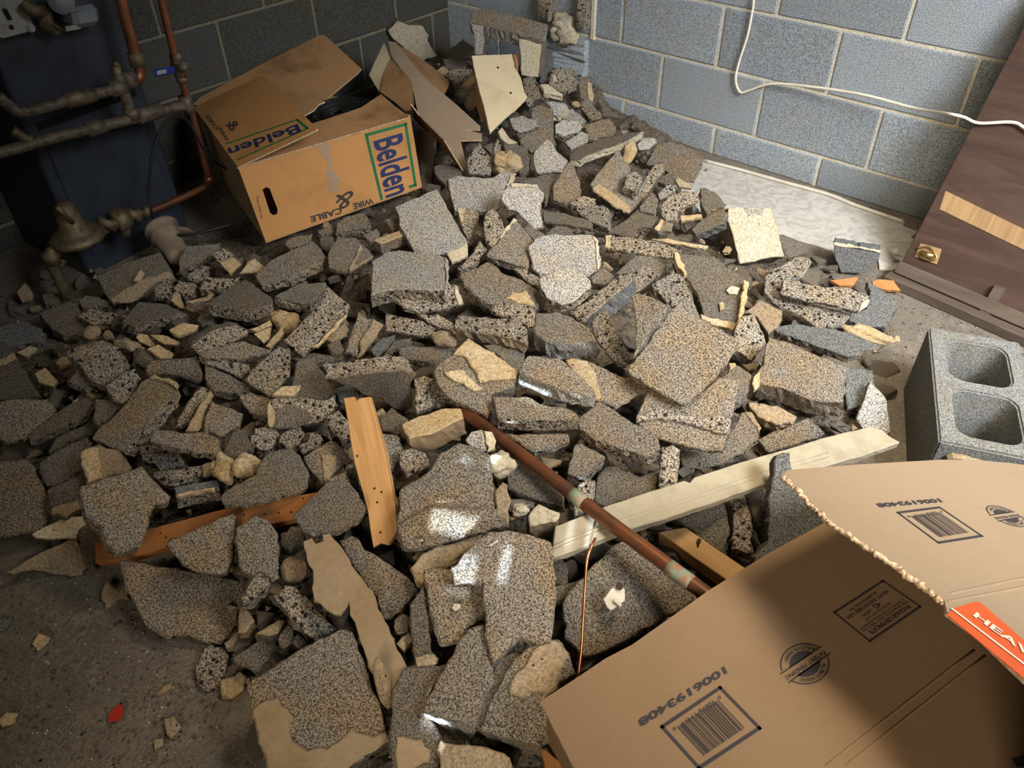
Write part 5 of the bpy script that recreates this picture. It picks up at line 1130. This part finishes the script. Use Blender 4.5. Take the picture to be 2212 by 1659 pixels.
# brown panel leaning on the wall
M['panelw'] = wood('dark_panel_wood', (.085, .051, .038), (.048, .029, .022), (1, 0, 0), 26, .55)
M['panell'] = wood('light_panel_wood', (.40, .26, .13), (.27, .16, .08), (0, .5, 1), 60, .6)
M['sill'] = wood('dusty_sill_wood', (.135, .105, .08), (.08, .06, .045), (1, 0, 0), 30, .7)
lean = np.array([0.04, .455, .89]); lean = U(lean); ax = U(np.array([1., -.14, 0])); pn = U(np.cross(ax, lean)); pn = pn if pn[1] < 0 else -pn
P0 = np.array([1.285, -.405, .03])
pr = empty('leaning_panel', P0); tag(pr, 'dark brown wood panel with a pale stripe and brass latch, leaning on the wall', 'panel')
cpts = [aty(1650, -420, -.02), aty(1632, -100, -.02)] + [aty(u, w, y) for (u, w), y in cd if u < 1990]
for (u, w), k in (((2050, 246), .03), ((2082, 253), .022), ((2115, 266), .014), ((2184, 264), .012), ((2212, 276), .012), ((2260, 320), .012), ((2330, 450), .012), ((2420, 640), .02)): cpts.append(onplane(u, w, P0 + pn * k, pn))
tag(tube('cord', spline(cpts, 6), .0042, 'cord', None, cpts[7], 8), 'ivory cord hanging on the block wall and running to the brown panel', 'cord')
v, f = bbox_vf(P0 - pn * .02, ax * 1.3, lean * .86, pn * .02, .002); link('panel_face', v, f, 'panelw', None, pr)
lh = lambda u, w: onplane(u, w, P0 + pn * .001, pn)
s4 = [lh(2043, 412), lh(2212, 495), lh(2500, 636), lh(2500, 685), lh(2212, 540), lh(2030, 452)]
sheet('pale_stripe', [p + pn * .001 for p in s4], pn, .001, 'panell', pr, None, 'pale bare wood stripe')
v, f = bbox_vf(P0 - lean * .005 + pn * .001, ax * 1.3, lean * .035, pn * .02, .002); link('base_rail', v, f, 'sill', None, pr)
v, f = bbox_vf(np.array([P0[0] - .02, P0[1] - .045, .0]), ax * 1.35, np.array([.14 * .05, .05, 0]), np.array([0, 0, .03]), .003); link('bottom_track', v, f, 'sill', None, pr)
ck = [lh(*p) for p in px('d4', '1835,1170 1980,930 2065,960 1925,1205')]
sheet('cleat', [p + pn * .018 for p in ck], pn, .016, 'sill', pr)
lt = [lh(*p) for p in px('d4', '1280,690 1330,575 1512,625 1470,755')]
lpo = sheet('latch_plate', [p + pn * .002 for p in lt], pn, .0015, 'panell', pr)
A = lh(*px('d4', '1340,655')[0]); B = lh(*px('d4', '1445,690')[0])
tube('latch', [A + pn * .008, B + pn * .008], .008, 'brass', lpo, None, 12)
tube('latch_loop', spline([lh(*px('d4', s)[0]) + pn * .006 for s in ('1310,620', '1400,610', '1460,660', '1465,710', '1400,720', '1330,690')], 5), .003, 'brass', lpo, None, 8)
# standing hollow block at the right
def hollow(loc, du, dv, L_, W_, H_, label):
    r = empty('hollow_block', loc); tag(r, label, 'concrete block')
    du = U(du); dv = U(dv - du * (dv @ du)); up = np.array([0, 0, 1.]); sh = .034
    mb = MB(); o = np.asarray(loc)
    def rr(c0, c1, w0, w1, k, rad):
        pts = []
        for (cx, cy, a0) in ((c1 - rad, w1 - rad, 0), (c0 + rad, w1 - rad, 90), (c0 + rad, w0 + rad, 180), (c1 - rad, w0 + rad, 270)):
            for j in range(k): t = math.radians(a0 + 90 * j / (k - 1)); pts.append((cx + rad * math.cos(t), cy + rad * math.sin(t)))
        return pts
    cells = [(sh, L_ / 2 - sh / 2), (L_ / 2 + sh / 2, L_ - sh)]
    bm = bmesh.new()
    def V(p, z): return bm.verts.new(Vector(du * p[0] + dv * p[1] + up * z))
    ou = [(0, 0), (L_, 0), (L_, W_), (0, W_)]
    top = [V(p, H_) for p in ou]; eds = [bm.edges.new((top[i], top[(i + 1) % 4])) for i in range(4)]
    cr = []
    for c0, c1 in cells:
        ct = [V(p, H_) for p in rr(c0, c1, sh, W_ - sh, 6, .03)]; eds += [bm.edges.new((ct[i], ct[(i + 1) % len(ct)])) for i in range(len(ct))]
        cbm = [V(p, 0) for p in rr(c0 + .006, c1 - .006, sh + .006, W_ - sh - .006, 6, .03)]; cr.append((ct, cbm))
    bmesh.ops.triangle_fill(bm, edges=eds, use_beauty=True, normal=Vector((0, 0, 1)))
    bot = [V(p, 0) for p in ou]
    for i in range(4): bm.faces.new((top[i], top[(i + 1) % 4], bot[(i + 1) % 4], bot[i]))
    for ct, cbm in cr:
        k = len(ct)
        for i in range(k): bm.faces.new((ct[i], ct[(i + 1) % k], cbm[(i + 1) % k], cbm[i]))
    bmesh.ops.recalc_face_normals(bm, faces=bm.faces)
    bmesh.ops.bevel(bm, geom=[e for e in bm.edges if len(e.link_faces) == 2 and e.calc_face_angle(0) > .8], offset=.004, segments=2, affect='EDGES')
    me = bpy.data.meshes.new('block_body'); bm.to_mesh(me); bm.free(); me.materials.append(M['kb']); b = bpy.data.objects.new('block_body', me); COL.objects.link(b); b.parent = r
    return r
M['kb'] = concrete('bluish_block_face', (.060, .063, .062), (.255, .26, .25), (1.1, .98, .78), .5, 110, .0, .10, 240, .8)
hb2 = hollow((1.49, -.866, 0), np.array([.140, -.335, 0]), np.array([.185, .068, 0]), .39, .19, .19, 'whole hollow block standing on the floor at the right edge, cores up')
P = px('e8', '1470,130 1700,110 1800,180 1735,350 1400,350'); X = np.array([1.62, -1.20, .14])
# tan mortar pad on its near end
du = U(np.array([.140, -.335, 0])); dv = U(np.array([.185, .068, 0]))
E0 = np.array([1.49, -.866, 0]) + du * .39
v, f, mi = prism_vf([E0 + dv * a + np.array([0, 0, b]) + du * .012 for a, b in ((.01, .02), (.09, .01), (.115, .09), (.10, .165), (.03, .17), (.0, .12))], du, .014, .003, .004, .01); link('mortar', v, f, 'n', None, hb2)

for (lab, cr_, pl, zz) in (('white flake on the left part of the notched front slab', 'e6', '690,290 720,255 772,262 765,285 728,320', .228), ('white splinter near the top of the notched front slab', 'e5', '1000,1100 1085,1050 1095,1062 1030,1102', .288),
                       ('white flake near the lower edge of the broad dark slab', 'e5', '412,1055 450,1045 452,1058 420,1064', .246)):
    C_(lab, cr_, pl, None, 5, 0, 'w', 'w', name='mortar_shard', cat='mortar shard', rough=.5, bev=1, zabs=zz)
# ------------------------------------------------------------------ furnace, pipes and cable in the dark left corner
FB0 = atz(195, 600, 0); FB1 = atz(408, 492, 0)
fd = U(FB1 - FB0); fnrm = U(np.cross(np.array([0, 0, 1.]), fd)); fnrm = fnrm if fnrm @ (CAM - FB0) > 0 else -fnrm
fr = empty('furnace', FB0); tag(fr, 'blue grey painted steel furnace in the dark left corner', 'furnace')
wF = np.linalg.norm(FB1 - FB0); up = np.array([0, 0, 1.])
v, f = bbox_vf(FB0 - fnrm * .42, fd * wF, fnrm * .42, up * 1.3, .006); link('cabinet', v, f, 'steel', None, fr)
v, f = bbox_vf(FB0 + fd * .03 + up * .45, fd * (wF - .06), fnrm * .004, up * .02, .002); link('panel_seam', v, f, 'dark', None, fr)
v, f = bbox_vf(FB0 + fd * .03 + up * .06, fd * (wF - .06), fnrm * .006, up * .37, .003); link('access_panel', v, f, 'steel', None, fr)
def FL(u, w, off): return onplane(u, w, FB0 + fnrm * off, fnrm)
def FC(x, y, off, c='c1'): return FL(*px(c, f'{x},{y}')[0], off)
# wall switch plate and meter at the top left, fixed to the furnace
pl = [FC(x, y, .05) for x, y in ((-40, -60), (185, -60), (200, 0), (285, 215), (280, 262), (30, 325), (-40, 310))]
sp = sheet('switch_plate', pl, fnrm, .03, 'plate', fr)
v, f = bbox_vf(FC(12, 75, .051), FC(52, 72, .051) - FC(12, 75, .051), FC(65, 172, .051) - FC(12, 75, .051), fnrm * .002, .0005); link('switch_slot', v, f, 'dark', None, fr)
tube('plate_screw', [FC(98, 232, .05), FC(98, 232, .054)], .006, 'iron', fr, None, 10)
tube('plate_bolt', [FC(265, 240, .03), FC(265, 240, .058)], .010, 'plate', fr, None, 12)
mt_ = empty('gas_valve', FC(560, 150, .05)); tag(mt_, 'grey control valve with a paper label on the furnace front', 'valve')
v, f = bbox_vf(FC(470, 200, .0), FC(690, 160, 0) - FC(470, 200, 0), FC(430, 20, 0) - FC(470, 200, 0), fnrm * .10, .012); link('valve_body', v, f, 'glass', None, mt_)
sheet('valve_label', [FC(x, y, .102) for x, y in ((490, 60), (620, 35), (640, 95), (510, 122))], fnrm, .001, 'plate', mt_)
sheet('valve_tag', [FC(x, y, .09) for x, y in ((555, 225), (680, 205), (690, 245), (570, 268))], fnrm, .001, 'plate', mt_)
tube('valve_knob', [FC(520, 10, .10), FC(520, 10, .13)], .03, 'glass', mt_, None, 16)
tube('valve_wire', spline([FC(420, 100, .06), FC(450, 190, .08), FC(500, 240, .09), FC(570, 265, .08)], 6), .003, 'brass_old', mt_, None, 8)
tube('furnace_hose', spline([FC(200, 20, .08), FC(280, 90, .09), FC(380, 100, .08), FC(400, 220, .07), FC(470, 260, .06)], 6), .016, 'brass_old', fr, None, 12)
# pipework, each run its own pipe
po = .16
def run(label, pts, r, mt, crop='c1', off=po, fits=(), seg=14, ctr=None):
    P = [FL(*px(crop, s)[0], off) for s in pts.split()]
    o = tube('pipe', spline(P, 6), r, mt, None, P[len(P) // 2], seg); tag(o, label, 'pipe')
    for (s, s2, rr, m_) in fits:
        a, b = FL(*px(crop, s)[0], off), FL(*px(crop, s2)[0], off); tube('fitting', [a, a + (b - a) * .5, b], rr, m_, o, None, seg)
    return o
run('thicker copper riser dropping beside the furnace edge', '860,-880 1020,-80 1060,120 1110,300 1150,450 1180,540', .0148, 'copper', fits=[('1150,450', '1180,560', .021, 'brass_old')])
run('copper elbow and cross pipe below the thicker riser', '1178,540 1195,620 1175,670 1110,690 1060,680', .0145, 'copper', fits=[('1145,670', '1060,690', .022, 'solder'), ('1165,555', '1215,550', .012, 'solder')])
run('upper soldered pipe running left across the furnace', '1050,740 900,780 600,850 400,910 180,955 100,920 -20,820', .0138, 'solder', fits=[('1060,735', '940,765', .021, 'solder'), ('800,805', '560,860', .019, 'brass_old')])
run('short upright pipe joining the two soldered pipes, drain cock on top', '1010,640 1050,760 1090,880 1130,1010', .0142, 'solder', fits=[('985,560', '1020,690', .012, 'brass_old'), ('970,535', '1010,560', .006, 'brass_old'), ('975,640', '1060,640', .008, 'brass_old'), ('1110,930', '1135,1010', .021, 'solder')])
run('lower soldered pipe running left across the furnace to the corner', '1610,890 1400,940 1150,1010 800,1090 400,1190 200,1250 -40,1310', .0142, 'solder', fits=[('1370,930', '1170,1000', .0215, 'solder'), ('880,1070', '740,1110', .020, 'solder')])
run('faint dark branch pipe at the left edge', '110,1110 190,1170 260,1200', .012, 'brass_old')
run('thinner copper riser with the blue handled valve', '1185,-880 1365,-60 1420,190 1480,430 1500,520', .0108, 'copper', fits=[('1480,470', '1530,490', .018, 'solder')])
bv = empty('ball_valve', FC(1540, 590, po)); tag(bv, 'ball valve with a blue lever on the thinner riser', 'valve')
tube('valve_body', [FC(1500, 520, po), FC(1535, 590, po), FC(1550, 660, po)], [.017, .022, .016], 'brass_old', bv, None, 12)
v, f = bbox_vf(FC(1300, 655, po + .03), FC(1480, 625, po + .03) - FC(1300, 655, po + .03), FC(1300, 590, po + .03) - FC(1300, 655, po + .03), fnrm * .008, .004); lv = link('lever', v, f, 'blue', None, bv)
sheet('lever_mark', [FC(x, y, po + .0395) for x, y in ((1340, 605), (1420, 590), (1420, 625), (1345, 640))], fnrm, .0005, 'plate', lv)
tube('lever_nut', [FC(1565, 577, po), FC(1565, 577, po + .04)], .012, 'solder', bv, None, 8)
v, f = bbox_vf(FC(1470, 545, po + .02), FC(1600, 560, po + .02) - FC(1470, 545, po + .02), FC(1470, 515, po + .02) - FC(1470, 545, po + .02), fnrm * .01, .002); link('lever_stop', v, f, 'solder', None, bv)
run('copper drop pipe below the blue handled valve, left of the cable carton', '1545,650 1580,780 1610,870 1640,980 1700,1200 1750,1400 1790,1540', .0105, 'copper', fits=[('1570,820', '1625,960', .018, 'solder'), ('1545,650', '1560,700', .016, 'brass_old'), ('1775,1500', '1800,1560', .016, 'copper')])
run('low copper pipe sloping from the carton corner to the union', '1800,60 1700,120 1500,210 1310,290 1200,330', .0105, 'copper', 'c6', .14, fits=[('1790,40', '1790,90', .017, 'copper')])
run('brass union and relief fitting low on the furnace front', '1280,290 1180,330 1050,380 950,420 840,480 700,560 560,610', .016, 'brass_old', 'c6', .14, fits=[('1150,300', '1120,360', .028, 'brass_old'), ('1080,350', '980,400', .033, 'brass_old'), ('930,380', '900,440', .03, 'brass_old'), ('1060,390', '1075,510', .015, 'brass_old')])
run('dark elbow pipe dropping to the floor at the far left', '560,610 480,630 430,660 440,740 500,870 560,990 600,1030', .0155, 'brass_old', 'c6', .14, fits=[('520,620', '440,640', .022, 'brass_old'), ('425,650', '445,750', .022, 'brass_old'), ('440,740', '480,760', .012, 'solder')])
rv = empty('relief_bell', FC(640, 460, .15, 'c6')); tag(rv, 'bell shaped cast iron flange on the low furnace pipe', 'pipe flange')
b0 = FC(665, 540, .15, 'c6'); axb = up
prof = [(.072, 0), (.074, .012), (.060, .022), (.036, .04), (.032, .07), (.026, .10), (.012, .112)]
tube('bell', [b0 + up * z for r, z in prof], [r for r, z in prof], 'brass_old', rv, None, 20)
tube('bell_lever', [FC(485, 265, .2, 'c6'), FC(560, 340, .19, 'c6'), FC(620, 400, .18, 'c6')], .006, 'brass_old', rv, None, 8)
# clay drain socket
co = heap(*px('c6', '1450,600')[0]) + up * .03
cl = empty('clay_pipe', co); tag(cl, 'short clay drain pipe with a flanged socket beside the furnace', 'pipe')
d0 = U(RIGHT * .55 + DOWN * .75 - FWD * .25)
prof = [(.036, -.04), (.05, -.038), (.05, -.03), (.04, -.027), (.042, -.014), (.043, .0), (.037, .003), (.035, .05), (.032, .09)]
tube('socket', [co + d0 * z for r, z in prof], [r for r, z in prof], 'clay', cl, None, 22)
fl_ = [onplane(*px('c6', s)[0], co - d0 * .04, U(-d0 + .2 * up)) for s in ('1280,570 1340,470 1390,410 1600,440 1720,510 1640,520 1480,470 1360,500 1310,590'.split())]
sheet('broken_flange', fl_, U(-d0 + .2 * up), .012, 'clay', cl)
# loose black cable arching by the carton
pts = [(505, 507, 0), (440, 525, 0), (385, 530, 0), (352, 508, 0), (330, 470, 0), (322, 420, 0), (328, 340, 0), (345, 285, 0), (365, 258, 0), (385, 251, 0), (405, 262, 0), (425, 295, 0), (450, 338, 0), (490, 366, 0)]
K_ = [FL(u, w, .20) if i > 3 else None for i, (u, w, _) in enumerate(pts)]
for i in range(4): K_[i] = heap(pts[i][0], pts[i][1]) + up * .035
tag(tube('black_cable', spline(K_, 6), .0042, 'black', None, K_[5], 8), 'loose black cable arching between the furnace and the cable carton', 'cable')
# ------------------------------------------------------------------ the unseen core of the heap, small fragments and grit
N = 110; xs = np.linspace(-.92, 2.05, N); ys = np.linspace(-2.75, -.01, N)
gv = []; HH = np.zeros((N, N))
for i, x in enumerate(xs):
    for j, y in enumerate(ys):
        h = H(x, y); HH[i, j] = h; gv.append((x, y, h - .06 + rng.normal(0, .006) if h > .02 else -.02))
gf = []
for i in range(N - 1):
    for j in range(N - 1):
        if max(HH[i, j], HH[i + 1, j], HH[i, j + 1], HH[i + 1, j + 1]) > .02: gf.append((i * N + j, (i + 1) * N + j, (i + 1) * N + j + 1, i * N + j + 1))
M['bed'] = concrete('rubble_dirt', (.055, .046, .036), (.20, .17, .13), (1.1, .95, .75), .6, 60, .1, .25, 120, 1.)
rb = link('rubble_bed', gv, gf, 'bed', loc=(0, 0, 0)); tag(rb, 'fine grey brown rubble and dust filling the heap below the chunks', 'rubble', None, 'stuff')
# prototypes of small fragments
def frag_mesh(k, k2):
    m_ = rng.integers(5, 8); th = np.sort(rng.uniform(0, 2 * math.pi, m_) * .35 + np.arange(m_) * 2 * math.pi / m_ * 1.)
    r = rng.uniform(.65, 1.1, m_); el = rng.uniform(.55, 1.)
    P = np.c_[r * np.cos(th), r * np.sin(th) * el, np.zeros(m_)]
    v, f, mi = prism_vf(P, np.array([0, 0, 1.]), rng.uniform(.5, .9), .05, .09, .28)
    v = np.array(v); v[:, 2] += .3
    me = bpy.data.meshes.new('rubble_fragment'); me.from_pydata(v.tolist(), [], [list(map(int, q)) for q in f]); me.materials.append(M[k]); me.materials.append(M[k2])
    me.polygons.foreach_set('material_index', [int(q) for q in mi]); me.update(); return me
protos = [(frag_mesh(k, k2), k) for k, k2 in (('g', 'b'), ('b', 'b'), ('d', 'd'), ('g', 'b'), ('b', 'd'), ('d', 'b'), ('b', 'b'), ('m', 'm'), ('n', 'n'), ('m', 'n'), ('g', 'd'), ('k', 'b'), ('d', 'd'), ('g', 'g'), ('n', 'n'), ('b', 'b'))]
region = px('px', '60,560 330,560 480,520 600,520 900,400 860,130 1000,60 1190,90 1285,120 1350,225 1440,290 1525,345 1560,420 1700,520 1860,600 1940,700 1900,900 1700,1000 1600,1200 1350,1420 1150,1620 560,1640 520,1480 450,1430 300,1230 60,1140 0,900 0,640')
def inside(p, poly):
    x, y = p; c = False; j = len(poly) - 1
    for i in range(len(poly)):
        if (poly[i][1] > y) != (poly[j][1] > y) and x < (poly[j][0] - poly[i][0]) * (y - poly[i][1]) / (poly[j][1] - poly[i][1]) + poly[i][0]: c = not c
        j = i
    return c
# cells already covered by a traced piece need no fragments
big = [o for o in COL.objects if o.type == 'MESH' and o.get('category') in ('concrete chunk', 'mortar shard', 'mortar lump', 'concrete block')]
occ = np.zeros((1659 // 8 + 2, 2212 // 8 + 2), bool)
for o in big:
    me = o.data; l = np.array(o.location); n0 = len(me.polygons[0].vertices)
    pp = [topx(l + np.array(me.vertices[i].co)) for i in me.polygons[0].vertices] if n0 > 4 else []
    if not pp: continue
    pp = np.array(pp); a = np.maximum(pp.min(0) // 8, 0).astype(int); b = (pp.max(0) // 8).astype(int)
    for yy in range(a[1], min(b[1] + 1, occ.shape[0])):
        for xx in range(a[0], min(b[0] + 1, occ.shape[1])):
            if not occ[yy, xx] and inside((xx * 8 + 4, yy * 8 + 4), pp): occ[yy, xx] = True
cnt = [0, 0]; tries = 0
while tries < 9000:
    tries += 1
    u, w = rng.uniform(0, 1950), rng.uniform(60, 1655)
    if not inside((u, w), region) or occ[int(w // 8), int(u // 8)]: continue
    me, k = protos[rng.integers(len(protos))]; tan = k in ('m', 'n')
    if cnt[tan] >= (290, 95)[tan]: continue
    p = heap(u, w)
    if p[1] > -.04 or p[0] < XL + .04: continue
    s = rng.uniform(.018, .046) * (.55 if tan else 1); rp = s * FPX / ((p - CAM) @ FWD)
    y0, y1, x0, x1 = int((w - rp * .55) // 8), int((w + rp * .55) // 8), int((u - rp * .7) // 8), int((u + rp * .7) // 8)
    y0, x0 = max(y0, 0), max(x0, 0)
    cell = occ[y0:y1 + 1, x0:x1 + 1]
    if cell.mean() > (.35 if tries < 4000 else .6): continue
    occ[y0:y1 + 1, x0:x1 + 1] = True
    o = bpy.data.objects.new('rubble_fragment', me); COL.objects.link(o)
    o.location = p + np.array([0, 0, -.62 * s]); o.scale = (s, s, s); o.rotation_euler = (rng.normal(0, .45), rng.normal(0, .45), rng.uniform(0, 6.28))
    tag(o, 'small tan mortar crumb in the gaps between the larger pieces' if tan else 'small grey fragment in the gaps between the larger chunks', 'rubble', 'small tan crumbs in the heap' if tan else 'small grey fragments in the heap')
    cnt[tan] += 1
# grit: too small and too many to count
gm = MB(); tet = np.array([(1, 1, 1), (1, -1, -1), (-1, 1, -1), (-1, -1, 1)], float) * .8
tf = [(0, 1, 2), (0, 3, 1), (0, 2, 3), (1, 3, 2)]
for k in range(5200):
    if k < 2000:
        u, w = rng.uniform(0, 700), rng.uniform(1130, 1659)
        p = atz(u, w, .001); s = rng.uniform(.0008, .0032) * (1.6 if rng.random() < .06 else 1)
    elif k < 3300:
        u, w = rng.uniform(1650, 2212), rng.uniform(480, 980); p = atz(u, w, .001); s = rng.uniform(.001, .004)
    else:
        u, w = rng.uniform(0, 1900), rng.uniform(100, 1640)
        if not inside((u, w), region): continue
        p = heap(u, w) + np.array([0, 0, -.025]); s = rng.uniform(.002, .009)
    if H(p[0], p[1]) > .015 and k < 3300 or p[1] > -.012 or p[0] < XL + .012: continue
    if 1.25 < p[0] and p[1] > -.45: continue
    a = rng.normal(0, 1, (3, 3)); qm, _ = np.linalg.qr(a)
    if np.linalg.det(qm) < 0: qm = -qm
    gm.add(p + (tet * rng.uniform(.6, 1.3, 3)) @ qm.T * s, tf, int(rng.choice([0, 0, 1, 1, 2, 3] if k > 3300 else [0, 1, 1, 3, 3, 4])))
tag(gm.build('grit', ['n', 'd', 'm', 'bed', 'p'], loc=(0, 0, 0)), 'grit and crumbs scattered on the floor and in the gaps', 'grit', None, 'stuff')
# ------------------------------------------------------------------ near wall behind the camera: holes added and placed to shape the sun patches
def back(p):
    p = np.asarray(p, float); k = (YN - p[1]) / SUND[1]; q = p + SUND * k; return q[0], q[2]
HOLES = [(2.600, 2.742, 1.180, 1.222), (2.760, 2.798, 1.192, 1.242), (2.660, 2.728, 1.143, 1.160), (2.734, 2.746, 1.090, 1.178), (2.690, 2.722, 1.270, 1.305), (2.630, 2.678, 1.270, 1.288), (2.866, 2.898, 1.210, 1.250), (2.904, 2.940, 1.210, 1.250), (2.695, 2.795, 1.328, 1.352), (2.668, 2.752, 1.294, 1.305), (2.676, 2.745, 1.022, 1.064), (2.738, 2.800, 1.365, 1.376), (2.645, 2.675, 1.378, 1.398)]
xs_ = sorted({XL - .1, XR + .1, *[h[0] for h in HOLES], *[h[1] for h in HOLES]}); zs_ = sorted({0., ZC, *[h[2] for h in HOLES], *[h[3] for h in HOLES]})
mb = MB()
for a, b in zip(xs_, xs_[1:]):
    for c, d in zip(zs_, zs_[1:]):
        if any(h[0] <= (a + b) / 2 <= h[1] and h[2] <= (c + d) / 2 <= h[3] for h in HOLES): continue
        mb.add(*box_vf((a, YN - .04, c), (b - a, 0, 0), (0, .04, 0), (0, 0, d - c)))
tag(mb.build('wall_near', ['wallplain']), 'dim near wall with added holes that shape the sun patches', None, None, 'structure')
